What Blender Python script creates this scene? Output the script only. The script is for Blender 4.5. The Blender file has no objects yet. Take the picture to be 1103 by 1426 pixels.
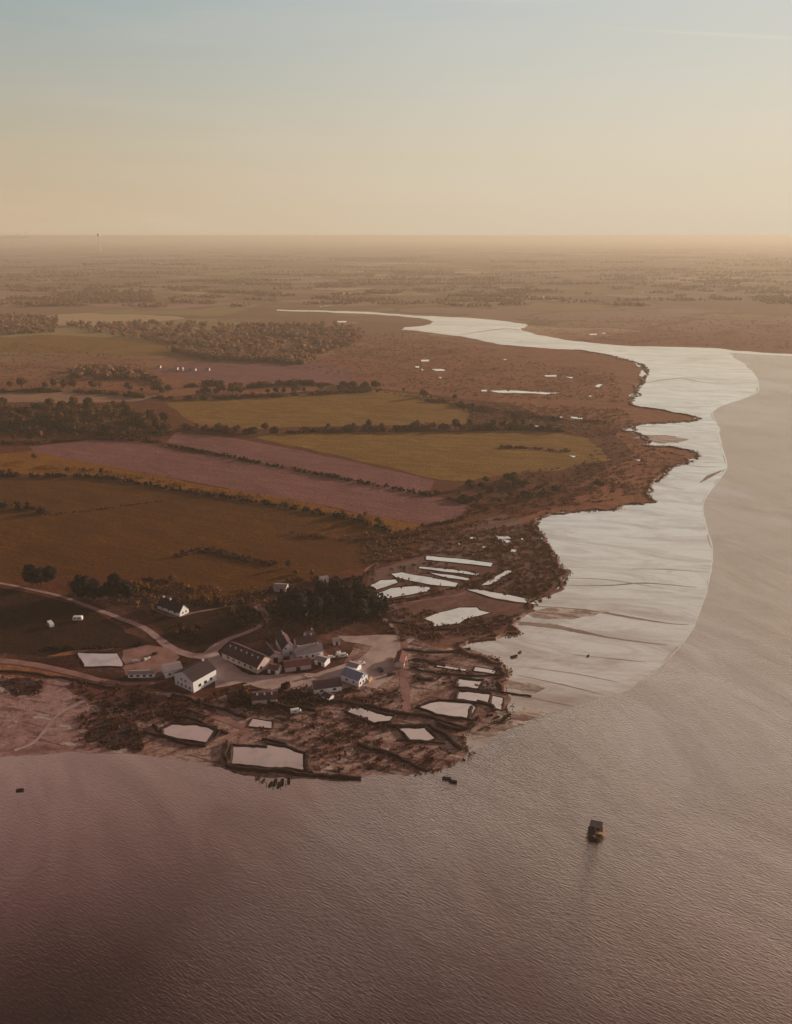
import bpy, math, random
import numpy as np
from mathutils import Vector, Matrix
from mathutils.geometry import tessellate_polygon
random.seed(7); RNG = np.random.default_rng(7)
C = bpy.context.scene.collection
PI = math.pi

# ---------------------------------------------------------------- camera
H, F, CX, CY, HOR = 200.0, 1100.0, 551.5, 713.0, 328.0
PITCH = math.atan((CY - HOR) / F)
cam = bpy.data.cameras.new('camera'); camo = bpy.data.objects.new('camera', cam); C.objects.link(camo)
camo.location = (0, 0, H); camo.rotation_euler = (PI/2 - PITCH, 0, 0)
cam.sensor_fit = 'VERTICAL'; cam.sensor_height = 24; cam.lens = 24 * F / 1426
cam.clip_start = 1; cam.clip_end = 300000
bpy.context.scene.camera = camo
sc = bpy.context.scene
sc.view_settings.view_transform = 'Standard'; sc.view_settings.look = 'None'
sc.view_settings.exposure = 0.0; sc.view_settings.gamma = 1
sc.cycles.volume_bounces = 3; sc.cycles.max_bounces = 8; sc.cycles.use_fast_gi = False
# ---------------------------------------------------------------- sky and sun
SUN_AZ, SUN_EL = math.radians(58), math.radians(11)      # clockwise from the view direction
sund = Vector((math.sin(SUN_AZ)*math.cos(SUN_EL), math.cos(SUN_AZ)*math.cos(SUN_EL), math.sin(SUN_EL)))
W = bpy.data.worlds.new('World'); sc.world = W; W.use_nodes = True

class NT:
    def __init__(s, tree): s.t = tree; s.n = tree.nodes; s.l = tree.links
    def node(s, typ, **kw):
        n = s.n.new(typ)
        for k, v in kw.items():
            if k.startswith('in_'):
                n.inputs[k[3:].replace('_', ' ')].default_value = v
            else: setattr(n, k, v)
        return n
    def link(s, a, b): s.l.new(a, b)
    def val(s, sock, v):
        if isinstance(v, bpy.types.NodeSocket): s.l.new(v, sock)
        else: sock.default_value = v
    def math(s, op, a, b=0.0, c=None, clamp=False):
        n = s.n.new('ShaderNodeMath'); n.operation = op; n.use_clamp = clamp
        s.val(n.inputs[0], a); s.val(n.inputs[1], b)
        if c is not None: s.val(n.inputs[2], c)
        return n.outputs[0]
    def mix(s, f, a, b, typ='MIX'):
        n = s.n.new('ShaderNodeMix'); n.data_type = 'RGBA'; n.blend_type = typ
        s.val(n.inputs[0], f)
        for sock, v in ((n.inputs[6], a), (n.inputs[7], b)):
            if isinstance(v, (tuple, list)): v = (*v[:3], 1)
            s.val(sock, v)
        return n.outputs[2]
    def ramp(s, f, stops, mode='LINEAR'):
        n = s.n.new('ShaderNodeValToRGB'); cr = n.color_ramp; cr.interpolation = mode
        while len(cr.elements) < len(stops): cr.elements.new(0.5)
        for e, (p, c) in zip(cr.elements, stops):
            e.position = p; e.color = (*c, 1) if isinstance(c, (tuple, list)) else (c, c, c, 1)
        s.val(n.inputs[0], f); return n.outputs[0]
    def noise(s, vec, scale, detail=4, rough=0.55, dist=0.0, stretch=None, rot=0.0, loc=(0, 0, 0)):
        if stretch or rot:
            m = s.n.new('ShaderNodeMapping'); m.vector_type = 'TEXTURE'; m.inputs['Rotation'].default_value = (0, 0, rot)
            m.inputs['Scale'].default_value = tuple(1/v for v in (stretch or (1, 1, 1))); m.inputs['Location'].default_value = loc
            s.l.new(vec, m.inputs[0]); vec = m.outputs[0]
        n = s.n.new('ShaderNodeTexNoise'); n.inputs['Scale'].default_value = scale
        n.inputs['Detail'].default_value = detail; n.inputs['Roughness'].default_value = rough
        n.inputs['Distortion'].default_value = dist
        s.l.new(vec, n.inputs['Vector']); return n.outputs[0]

def lin(r, g, b):
    f = lambda c: c/255/12.92 if c/255 <= 0.04045 else ((c/255+0.055)/1.055)**2.4
    return (f(r), f(g), f(b))

w = NT(W.node_tree); w.n.clear()
out = w.node('ShaderNodeOutputWorld'); bg = w.node('ShaderNodeBackground'); bg.inputs[1].default_value = 0.1
sky = w.node('ShaderNodeTexSky'); sky.sky_type = 'NISHITA'; sky.sun_disc = False
sky.sun_elevation = SUN_EL; sky.sun_rotation = SUN_AZ; sky.altitude = 200; sky.air_density = 1.2; sky.dust_density = 4.0; sky.ozone_density = 1.5
tc = w.node('ShaderNodeTexCoord'); D = tc.outputs['Generated']
sep = w.node('ShaderNodeSeparateXYZ'); w.link(D, sep.inputs[0])
z = sep.outputs[2]
low = w.math('MULTIPLY', z, 1.0, clamp=True)
SL = [(0.0, lin(203,177,146)), (0.03, lin(202,178,147)), (0.09, lin(190,176,150)), (0.16, lin(173,173,162)), (0.24, lin(148,165,167)), (0.40, lin(150,142,142)), (0.52, lin(154,122,116)), (0.645, lin(98,66,64)), (0.685, lin(72,40,42)), (0.71, lin(36,12,16)), (0.74, lin(24,5,10)), (1.0, lin(14,3,6))]  # left sky; dark tones above the view are invented to darken water reflections
SR = [(0.0, lin(219,203,178)), (0.03, lin(221,206,182)), (0.09, lin(222,210,189)), (0.16, lin(214,210,196)), (0.24, lin(206,207,202)), (0.40, lin(200,192,180)), (0.55, lin(186,172,158)), (0.70, lin(160,138,122)), (0.85, lin(125,98,86)), (1.0, lin(60,40,42))]  # right sky; tones above the view are kept bright for mud reflections
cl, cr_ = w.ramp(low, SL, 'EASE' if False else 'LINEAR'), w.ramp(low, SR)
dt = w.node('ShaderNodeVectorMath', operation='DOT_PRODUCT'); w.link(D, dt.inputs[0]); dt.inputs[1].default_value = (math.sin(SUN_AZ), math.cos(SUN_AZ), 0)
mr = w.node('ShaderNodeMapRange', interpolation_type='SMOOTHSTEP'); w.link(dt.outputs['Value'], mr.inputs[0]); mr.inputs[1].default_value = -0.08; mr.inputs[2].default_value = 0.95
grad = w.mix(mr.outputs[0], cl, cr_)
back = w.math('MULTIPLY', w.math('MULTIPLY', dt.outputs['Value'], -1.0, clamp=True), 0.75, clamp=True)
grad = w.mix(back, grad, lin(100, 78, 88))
# thin high cloud streaks
cn = w.noise(D, 3.0, 5, 0.6, 0.4, stretch=(1.0, 1.0, 9.0))
cm = w.math('MULTIPLY', w.ramp(cn, [(0.45, 0.0), (0.75, 1.0)]), w.ramp(low, [(0.24, 1.0), (0.36, 0.0)]))
grad = w.mix(w.math('MULTIPLY', cm, 0.12), grad, lin(226, 214, 196))
# pale cloud wisp high on the right and one thin trail
def blob(ax, el, sx, sy, tilt=0.0):
    v = Vector((math.sin(ax)*math.cos(el), math.cos(ax)*math.cos(el), math.sin(el)))
    r = Vector((math.cos(ax), -math.sin(ax), 0)); u = r.cross(v)
    r2 = r*math.cos(tilt) + u*math.sin(tilt); u2 = -r*math.sin(tilt) + u*math.cos(tilt)
    a = w.node('ShaderNodeVectorMath', operation='DOT_PRODUCT'); w.link(D, a.inputs[0]); a.inputs[1].default_value = r2 / sx
    b = w.node('ShaderNodeVectorMath', operation='DOT_PRODUCT'); w.link(D, b.inputs[0]); b.inputs[1].default_value = u2 / sy
    bb = w.math('SUBTRACT', b.outputs['Value'], v.dot(u2)/sy); aa = w.math('SUBTRACT', a.outputs['Value'], v.dot(r2)/sx)
    q = w.math('ADD', w.math('MULTIPLY', aa, aa), w.math('MULTIPLY', bb, bb))
    return w.math('POWER', 2.718, w.math('MULTIPLY', q, -1.0))
fn = w.noise(D, 30, 4, 0.6, 0.3, stretch=(1, 1, 3))
bl = w.math('MULTIPLY', blob(math.radians(8.5), math.radians(14.2), 0.075, 0.010), fn)
grad = w.mix(w.math('MULTIPLY', bl, 0.9, clamp=True), grad, lin(232, 226, 214))
bl2 = blob(math.radians(20.5), math.radians(11.1), 0.10, 0.0016, math.radians(-7))
fg = w.math('GREATER_THAN', sep.outputs[1], 0.0)
grad = w.mix(w.math('MULTIPLY', w.math('MULTIPLY', bl2, fg), w.math('MULTIPLY', fn, 0.55)), grad, lin(232, 220, 200))
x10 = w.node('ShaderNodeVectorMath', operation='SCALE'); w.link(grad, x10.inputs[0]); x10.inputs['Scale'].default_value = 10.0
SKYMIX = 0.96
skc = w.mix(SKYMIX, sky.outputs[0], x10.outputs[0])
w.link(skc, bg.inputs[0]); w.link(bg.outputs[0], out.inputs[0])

sl = bpy.data.lights.new('sun', 'SUN'); slo = bpy.data.objects.new('sun', sl); C.objects.link(slo)
sl.energy = 5.0; sl.angle = math.radians(2.0); sl.color = (1.0, 0.80, 0.58)
slo.rotation_euler = (-sund).to_track_quat('-Z', 'Y').to_euler(); slo.location = (500, 300, 400)

# ---------------------------------------------------------------- helpers
def gp(X, Y, z=0.0):
    """the place on the ground that stands at these measurements of the survey photograph"""
    cx, cy = (X - CX)/F, -(Y - CY)/F
    d = Vector((cx, math.cos(PITCH) + cy*math.sin(PITCH), -math.sin(PITCH) + cy*math.cos(PITCH)))
    t = (z - H)/d.z
    return Vector((d.x*t, d.y*t, z))
def scale_at(Y):                                   # metres per pixel there
    p = gp(CX, Y); return (p.y*math.cos(PITCH) + H*math.sin(PITCH))/F
def screen_x(p): 
    return CX + F*p[0]/(p[1]*math.cos(PITCH) + (H-0)*math.sin(PITCH))

def tag(o, label=None, cat=None, group=None, kind=None):
    if label: o['label'] = label
    if cat: o['category'] = cat
    if group: o['group'] = group
    if kind: o['kind'] = kind
    return o
def mesh(name, V, Fc, mat, parent=None, smooth=False):
    me = bpy.data.meshes.new(name); me.from_pydata([tuple(v) for v in V], [], Fc)
    me.materials.append(mat)
    if smooth: me.polygons.foreach_set('use_smooth', [True]*len(me.polygons))
    me.update(); o = bpy.data.objects.new(name, me); C.objects.link(o)
    if parent: o.parent = parent
    return o
def quads(name, V, mat, parent=None, attr=None):
    """V: n x 4 x 3 array of separate leaf faces"""
    n = len(V); me = bpy.data.meshes.new(name)
    me.vertices.add(n*4); me.vertices.foreach_set('co', V.reshape(-1).astype(np.float32))
    me.loops.add(n*4); me.loops.foreach_set('vertex_index', np.arange(n*4, dtype=np.int32))
    me.polygons.add(n); me.polygons.foreach_set('loop_start', np.arange(0, n*4, 4, dtype=np.int32)); me.polygons.foreach_set('loop_total', np.full(n, 4, np.int32))
    me.update(calc_edges=True); me.materials.append(mat)
    o = bpy.data.objects.new(name, me); C.objects.link(o)
    if parent: o.parent = parent
    return o
def empty(name, loc, rz=0):
    o = bpy.data.objects.new(name, None); o.location = loc; o.rotation_euler = (0, 0, rz); o.empty_display_size = 1
    C.objects.link(o); return o
def dup(root, loc, rz=0, s=(1, 1, 1)):
    r = root.copy(); C.objects.link(r); r.location = loc; r.rotation_euler = (0, 0, rz); r.scale = s
    for ch in list(root.children):
        c = ch.copy(); C.objects.link(c); c.parent = r
        for g in list(ch.children):
            d = g.copy(); C.objects.link(d); d.parent = c
    return r
class MB:
    def __init__(s): s.V = []; s.F = []
    def add(s, V, Fc):
        b = len(s.V); s.V += [tuple(v) for v in V]; s.F += [tuple(b+i for i in f) for f in Fc]; return s
    def box(s, x0, x1, y0, y1, z0, z1, top=1.0):
        cx, cy = (x0+x1)/2, (y0+y1)/2; q = lambda v, c: c+(v-c)*top
        V = [(x0,y0,z0),(x1,y0,z0),(x1,y1,z0),(x0,y1,z0),(q(x0,cx),q(y0,cy),z1),(q(x1,cx),q(y0,cy),z1),(q(x1,cx),q(y1,cy),z1),(q(x0,cx),q(y1,cy),z1)]
        return s.add(V, [(0,3,2,1),(4,5,6,7),(0,1,5,4),(1,2,6,5),(2,3,7,6),(3,0,4,7)])
    def tube(s, p0, p1, r0, r1, n=7):
        p0, p1 = Vector(p0), Vector(p1); d = (p1-p0).normalized(); a = d.orthogonal().normalized(); b = d.cross(a)
        V = []
        for p, r in ((p0, r0), (p1, r1)):
            for i in range(n):
                t = 2*PI*i/n; V.append(p + a*math.cos(t)*r + b*math.sin(t)*r)
        Fc = [(i, (i+1)%n, n+(i+1)%n, n+i) for i in range(n)] + [tuple(range(n-1, -1, -1)), tuple(range(n, 2*n))]
        return s.add(V, Fc)
    def build(s, name, mat, parent=None, smooth=False): return mesh(name, s.V, s.F, mat, parent, smooth)

def rough_line(P, closed=True, step=6.0, amp=0.12, fine=1.0):
    """fractal subdivision of a ground outline (2-D points)"""
    P = [Vector((p[0], p[1])) for p in P]
    out = []
    n = len(P)
    def sub(a, b, lev):
        L = (b-a).length
        if L < step or lev == 0: return [a]
        m = (a+b)/2; d = (b-a); nrm = Vector((-d.y, d.x))
        m = m + nrm*random.uniform(-amp, amp)*fine
        return sub(a, m, lev-1) + sub(m, b, lev-1)
    for i in range(n if closed else n-1): out += sub(P[i], P[(i+1) % n], 7)
    if not closed: out.append(P[-1])
    return out
def ring(px, z=0.0): return [gp(x, y, z) for x, y in px]
def sheet(name, px, z, mat, step=6, amp=0.1, world=None):
    P = rough_line(world if world else ring(px, z), True, step, amp)
    V = [(p.x, p.y, z) for p in P]
    tri = tessellate_polygon([[Vector((p.x, p.y, 0)) for p in P]])
    Fc = []
    for a, b, c in tri:
        cr = (P[b]-P[a]).cross(P[c]-P[a])
        Fc.append((a, b, c) if cr > 0 else (a, c, b))
    o = mesh(name, V, Fc, mat); o['kind'] = 'structure'; return o
def smooth_line(P, n=6):
    P = [Vector((p[0], p[1])) for p in P]; out = []
    for i in range(len(P)-1):
        a = P[max(i-1, 0)]; b = P[i]; c = P[i+1]; d = P[min(i+2, len(P)-1)]
        for k in range(n):
            t = k/n
            out.append(0.5*((2*b)+(c-a)*t+(2*a-5*b+4*c-d)*t*t+(3*b-a-3*c+d)*t**3))
    out.append(P[-1]); return out
def strip(name, px, width, z, mat, widths=None, jitter=0.1, n=6, kind='structure'):
    P = smooth_line([gp(x, y, z) for x, y in px], n); V = []; Fc = []
    m = len(P)
    for i, p in enumerate(P):
        d = (P[min(i+1, m-1)]-P[max(i-1, 0)]).normalized(); nr = Vector((-d.y, d.x))
        t = i/(m-1); wd = width if widths is None else np.interp(t, np.linspace(0, 1, len(widths)), widths)
        a = wd/2*(1+random.uniform(-jitter, jitter)); b = wd/2*(1+random.uniform(-jitter, jitter))
        V += [(p.x+nr.x*a, p.y+nr.y*a, z), (p.x-nr.x*b, p.y-nr.y*b, z)]
    for i in range(m-1): Fc.append((2*i, 2*i+1, 2*i+3, 2*i+2))
    o = mesh(name, V, Fc, mat); 
    if kind: o['kind'] = kind
    return o
def ridge(V, Fc, P, wb, wt, h, closed, z0=0.0):
    """an earth bank of trapezoid section along P"""
    m = len(P); b = len(V)
    for i in range(m):
        if closed: d = P[(i+1) % m]-P[i-1]
        else: d = P[min(i+1, m-1)]-P[max(i-1, 0)]
        d = d.normalized() if d.length > 1e-6 else Vector((1, 0)); nr = Vector((-d.y, d.x))
        hh = h*random.uniform(0.75, 1.15); j = random.uniform(-0.25, 0.25)*wb; a = wb*random.uniform(.85, 1.2)/2; c = wt/2
        for off, zz in ((-a, -0.05), (-c, hh), (c, hh*random.uniform(.9, 1.05)), (a, -0.05)):
            V.append((P[i].x+nr.x*(off+j*0.3), P[i].y+nr.y*(off+j*0.3), z0+zz))
    for i in range(m if closed else m-1):
        k = (i+1) % m
        for q in range(3): Fc.append((b+4*i+q, b+4*k+q, b+4*k+q+1, b+4*i+q+1))
    if not closed:
        Fc.append((b, b+1, b+2, b+3)); e = b+4*(m-1); Fc.append((e+3, e+2, e+1, e))

# ---------------------------------------------------------------- materials
def newmat(name):
    m = bpy.data.materials.new(name); m.use_nodes = True; t = NT(m.node_tree); t.n.clear()
    o = t.node('ShaderNodeOutputMaterial'); p = t.node('ShaderNodeBsdfPrincipled'); t.link(p.outputs[0], o.inputs[0])
    tc = t.node('ShaderNodeTexCoord'); return m, t, p, tc.outputs['Object'], o
def simple(name, c1, c2, scale=0.5, rough=0.8, bump=0.0, spec=0.3, stretch=None, rot=0, rnd=0.0, detail=5, lo=0.35, hi=0.65):
    m, t, p, oc, o = newmat(name)
    n = t.noise(oc, scale, detail, 0.6, 0.2, stretch=stretch, rot=rot)
    c = t.ramp(n, [(lo, c1), (hi, c2)])
    if rnd:
        oi = t.node('ShaderNodeObjectInfo')
        hs = t.node('ShaderNodeHueSaturation'); t.link(c, hs.inputs['Color'])
        t.link(t.math('MULTIPLY_ADD', oi.outputs['Random'], 2*rnd, 1-rnd), hs.inputs['Value'])
        t.link(t.math('MULTIPLY_ADD', oi.outputs['Random'], 0.05, 0.475), hs.inputs['Hue']); c = hs.outputs[0]
    t.link(c, p.inputs['Base Color']); p.inputs['Roughness'].default_value = rough; p.inputs['Specular IOR Level'].default_value = spec
    if bump:
        b = t.node('ShaderNodeBump'); b.inputs['Strength'].default_value = 1; b.inputs['Distance'].default_value = bump
        t.link(n, b.inputs['Height']); t.link(b.outputs[0], p.inputs['Normal'])
    return m

# ground: marsh near, patchwork of fields far off
def ground_mat():
    m, t, p, oc, o = newmat('ground')
    n1 = t.noise(oc, 0.012, 6, 0.62, 0.5); n2 = t.noise(oc, 0.11, 6, 0.7, 0.3)
    marsh = t.ramp(n1, [(0.35, (0.24, 0.080, 0.040)), (0.52, (0.36, 0.145, 0.078)), (0.68, (0.30, 0.135, 0.055))])
    marsh = t.mix(t.ramp(n2, [(0.35, 0.0), (0.7, 0.55)]), marsh, (0.14, 0.04, 0.02))
    mp = t.node('ShaderNodeMapping'); mp.inputs['Scale'].default_value = (0.0028, 0.0038, 1); mp.inputs['Rotation'].default_value = (0, 0, 0.5)
    t.link(oc, mp.inputs[0]); dn = t.node('ShaderNodeTexNoise'); dn.inputs['Scale'].default_value = 0.004; t.link(oc, dn.inputs['Vector'])
    vv = t.node('ShaderNodeVectorMath', operation='MULTIPLY_ADD'); t.link(dn.outputs['Color'], vv.inputs[0]); vv.inputs[1].default_value = (0.9, 0.9, 0); t.link(mp.outputs[0], vv.inputs[2])
    vo = t.node('ShaderNodeTexVoronoi'); vo.distance = 'CHEBYCHEV'; vo.inputs['Scale'].default_value = 1.0; t.link(vv.outputs[0], vo.inputs['Vector'])
    sp = t.node('ShaderNodeSeparateColor'); t.link(vo.outputs['Color'], sp.inputs[0])
    fields = t.ramp(sp.outputs[0], [(0.0, (0.42, 0.23, 0.18)), (0.2, (0.36, 0.22, 0.12)), (0.4, (0.42, 0.25, 0.18)), (0.55, (0.32, 0.18, 0.11)), (0.7, (0.36, 0.25, 0.12)), (0.85, (0.52, 0.36, 0.22)), (0.93, (0.38, 0.22, 0.16))], 'CONSTANT')
    ve = t.node('ShaderNodeTexVoronoi'); ve.distance = 'CHEBYCHEV'; ve.feature = 'F2'; ve.inputs['Scale'].default_value = 1.0; t.link(vv.outputs[0], ve.inputs['Vector'])
    edge = t.math('LESS_THAN', t.math('SUBTRACT', ve.outputs['Distance'], vo.outputs['Distance']), 0.05)
    fields = t.mix(t.math('MULTIPLY', edge, 0.85), fields, (0.26, 0.14, 0.08))
    wood = t.ramp(t.noise(oc, 0.0013, 5, 0.6, 0.6, stretch=(1, 0.7, 1)), [(0.5, 0.0), (0.56, 0.85)])
    fields = t.mix(wood, fields, t.mix(t.ramp(n2, [(0.3, 0.0), (0.7, 1.0)]), (0.24, 0.12, 0.065), (0.34, 0.19, 0.10)))
    sx = t.node('ShaderNodeSeparateXYZ'); t.link(oc, sx.inputs[0])
    far = t.math('ADD', t.math('MULTIPLY', sx.outputs[1], 1/400.0), t.math('MULTIPLY', sx.outputs[0], -1/900.0))
    far = t.math('SUBTRACT', t.math('ADD', far, t.math('MULTIPLY', n1, 1.5)), 4.2, clamp=True)
    t.link(t.mix(far, marsh, fields), p.inputs['Base Color']); p.inputs['Roughness'].default_value = 0.95; p.inputs['Specular IOR Level'].default_value = 0.1
    b = t.node('ShaderNodeBump'); b.inputs['Distance'].default_value = 1.6; t.link(n2, b.inputs['Height']); t.link(b.outputs[0], p.inputs['Normal'])
    return m
M = {}
M['ground'] = ground_mat()
def field_mat(name, c1, c2, rot, rowscale=0.9, c3=None, rows=0.5):
    m, t, p, oc, o = newmat(name)
    n = t.noise(oc, 0.02, 6, 0.65, 0.6); n2 = t.noise(oc, 0.35, 5, 0.7)
    r = t.noise(oc, rowscale*0.25, 3, 0.5, stretch=(1, 0.04, 1), rot=rot)
    c = t.ramp(n, [(0.35, c1), (0.65, c2)])
    if c3: c = t.mix(t.ramp(t.noise(oc, 0.008, 4, 0.6, 1.0, loc=(50, 0, 0), stretch=(1, 1.01, 1)), [(0.5, 0.0), (0.62, 1.0)]), c, c3)
    dk = tuple(v*0.55 for v in c1)
    c = t.mix(t.math('MULTIPLY', t.ramp(r, [(0.4, 0.0), (0.65, 1.0)]), rows), c, dk)
    pt = t.noise(oc, 0.045, 7, 0.75, 0.8, stretch=(1, 0.5, 1), rot=rot-0.4)
    c = t.mix(t.ramp(pt, [(0.38, 0.55), (0.5, 0.0)]), c, dk); lt = tuple(min(1, v*1.45) for v in c2)
    c = t.mix(t.ramp(pt, [(0.52, 0.0), (0.68, 0.55)]), c, lt)
    wv = t.node('ShaderNodeTexWave', wave_type='BANDS', bands_direction='X'); mpw = t.node('ShaderNodeMapping'); mpw.vector_type = 'TEXTURE'; mpw.inputs['Rotation'].default_value = (0, 0, rot); t.link(oc, mpw.inputs[0]); t.link(mpw.outputs[0], wv.inputs['Vector'])
    wv.inputs['Scale'].default_value = 0.022; wv.inputs['Distortion'].default_value = 0.6; wv.inputs['Detail'].default_value = 2
    c = t.mix(t.math('MULTIPLY', t.ramp(wv.outputs['Fac'], [(0.88, 0.0), (0.97, 1.0)]), 0.3), c, dk)
    c = t.mix(t.ramp(n2, [(0.34, 0.8), (0.6, 0.0)]), c, dk); c = t.mix(t.ramp(t.noise(oc, 0.6, 3, 0.7, loc=(5, 5, 0), stretch=(1, 1.01, 1)), [(0.5, 0.0), (0.72, 0.6)]), c, lt)
    t.link(c, p.inputs['Base Color']); p.inputs['Roughness'].default_value = 0.95; p.inputs['Specular IOR Level'].default_value = 0.1
    b = t.node('ShaderNodeBump'); b.inputs['Distance'].default_value = 0.5; t.link(n2, b.inputs['Height']); t.link(b.outputs[0], p.inputs['Normal'])
    return m
M['plough'] = field_mat('ploughed_earth', (0.27, 0.108, 0.105), (0.32, 0.135, 0.13), 1.2, rows=0.15)
M['crop'] = field_mat('crop', (0.130, 0.044, 0.003), (0.175, 0.063, 0.006), 1.15, c3=(0.165, 0.047, 0.006))
M['meadow'] = field_mat('meadow', (0.28, 0.142, 0.030), (0.35, 0.182, 0.042), 1.4)
M['stubble'] = field_mat('stubble', (0.29, 0.108, 0.012), (0.35, 0.135, 0.02), 1.2)
M['pale'] = field_mat('pale_field', (0.38, 0.21, 0.14), (0.44, 0.25, 0.17), 1.4)
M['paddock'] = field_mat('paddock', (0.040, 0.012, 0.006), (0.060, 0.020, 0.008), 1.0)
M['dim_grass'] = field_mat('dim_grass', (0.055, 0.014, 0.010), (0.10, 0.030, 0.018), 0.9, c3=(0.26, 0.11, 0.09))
M['rough_grass'] = field_mat('rough_grass', (0.15, 0.042, 0.018), (0.22, 0.068, 0.025), 0.9)
M['lane'] = simple('lane_gravel', (0.36, 0.21, 0.21), (0.50, 0.32, 0.31), 0.25, 0.9)
M['yard'] = simple('yard_gravel', (0.38, 0.25, 0.24), (0.58, 0.43, 0.41), 0.09, 0.9)
M['track'] = simple('dirt_track', (0.24, 0.11, 0.10), (0.38, 0.20, 0.18), 0.15, 0.9)
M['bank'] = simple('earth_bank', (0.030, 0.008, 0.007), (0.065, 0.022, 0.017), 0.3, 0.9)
M['pale_bank'] = simple('dry_bank', (0.16, 0.075, 0.06), (0.24, 0.13, 0.10), 0.3, 0.9)
def foreshore(name, a, b, c, sc=0.05, rot=0.6, wet=0):
    m, t, p, oc, o = newmat(name)
    n = t.noise(oc, sc, 7, 0.68, 1.2, stretch=(0.55, 1.3, 1), rot=rot); n2 = t.noise(oc, sc*9, 5, 0.7, 0.4)
    col = t.ramp(n, [(0.32, a), (0.43, b), (0.57, c)])
    col = t.mix(t.ramp(n2, [(0.36, 0.75), (0.54, 0.0)]), col, a)
    if wet:
        n4 = t.noise(oc, 0.11, 5, 0.62, 0.8, stretch=(0.45, 1.3, 1), rot=-0.35); wm = t.ramp(n4, [(wet, 0.0), (wet+.02, 1.0)])
        col = t.mix(wm, col, (0.62, 0.52, 0.47)); t.link(t.math('MULTIPLY', wm, 0.8), p.inputs['Metallic'])
        wk = t.noise(oc, 0.16, 5, 0.6, 0.5, stretch=(0.25, 1.8, 1), rot=-0.30, loc=(9, 4, 0)); col = t.mix(t.ramp(wk, [(0.56, 0.0), (0.61, 0.9)]), col, a)
    t.link(col, p.inputs['Base Color']); t.link(t.ramp(n, [(0.4, 0.9), (0.62, 0.42)]), p.inputs['Roughness']); p.inputs['Specular IOR Level'].default_value = 0.5
    bp = t.node('ShaderNodeBump'); bp.inputs['Distance'].default_value = 0.35; t.link(n2, bp.inputs['Height']); t.link(bp.outputs[0], p.inputs['Normal'])
    return m
M['shingle'] = foreshore('shingle_and_weed', (0.075, 0.018, 0.014), (0.25, 0.10, 0.08), (0.48, 0.30, 0.25), 0.06, wet=0.62)
M['mud_bar'] = foreshore('mud_bar', (0.22, 0.11, 0.09), (0.36, 0.24, 0.20), (0.50, 0.38, 0.33), 0.05, -0.2, wet=0.50)
M['silt'] = foreshore('silt', (0.17, 0.065, 0.06), (0.34, 0.17, 0.16), (0.44, 0.24, 0.225), 0.03, 0.25, wet=0.60)
M['weed'] = foreshore('black_weed', (0.018, 0.004, 0.004), (0.040, 0.010, 0.008), (0.09, 0.03, 0.024), 0.05)
M['marsh_dark'] = foreshore('marsh_grass', (0.09, 0.020, 0.011), (0.15, 0.04, 0.022), (0.20, 0.06, 0.032), 0.03)
# wet mud: sheen of standing water over smooth mud
def mud_mat():
    m, t, p, oc, o = newmat('wet_mud')
    n = t.noise(oc, 0.006, 6, 0.6, 0.6, stretch=(0.5, 1.6, 1), rot=-0.2); n2 = t.noise(oc, 0.03, 7, 0.7, 1.2, stretch=(0.5, 1.5, 1), rot=-0.25)
    col = t.ramp(n2, [(0.35, (0.62, 0.54, 0.50)), (0.56, (0.90, 0.87, 0.83))])
    t.link(col, p.inputs['Base Color']); p.inputs['Metallic'].default_value = 0.8
    st = t.noise(oc, 0.05, 6, 0.7, 0.5, stretch=(0.22, 2.0, 1), rot=-0.18)
    col = t.mix(t.ramp(st, [(0.52, 0.0), (0.70, 0.4)]), col, (0.46, 0.37, 0.32))
    t.link(col, p.inputs['Base Color'])
    t.link(t.ramp(n, [(0.35, 0.08), (0.65, 0.24)]), p.inputs['Roughness'])
    wz = t.noise(oc, 0.011, 6, 0.7, 1.0, stretch=(0.7, 1.3, 1), rot=0.5, loc=(7, 1, 0)); sx = t.node('ShaderNodeSeparateXYZ'); t.link(oc, sx.inputs[0])
    nearw = t.math('MULTIPLY_ADD', sx.outputs[1], -1/140.0, 3.2, clamp=True)
    c2_ = t.mix(t.math('MULTIPLY', t.ramp(wz, [(0.42, 0.05), (0.64, 0.50)]), nearw), p.inputs['Base Color'].links[0].from_socket, (0.42, 0.29, 0.25)); t.link(c2_, p.inputs['Base Color'])
    n3 = t.noise(oc, 0.14, 6, 0.65, 1.0, stretch=(0.6, 1.4, 1), rot=-0.25)
    bp = t.node('ShaderNodeBump'); bp.inputs['Distance'].default_value = 0.12; t.link(n3, bp.inputs['Height']); t.link(bp.outputs[0], p.inputs['Normal'])
    return m
M['mud'] = mud_mat()
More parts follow.
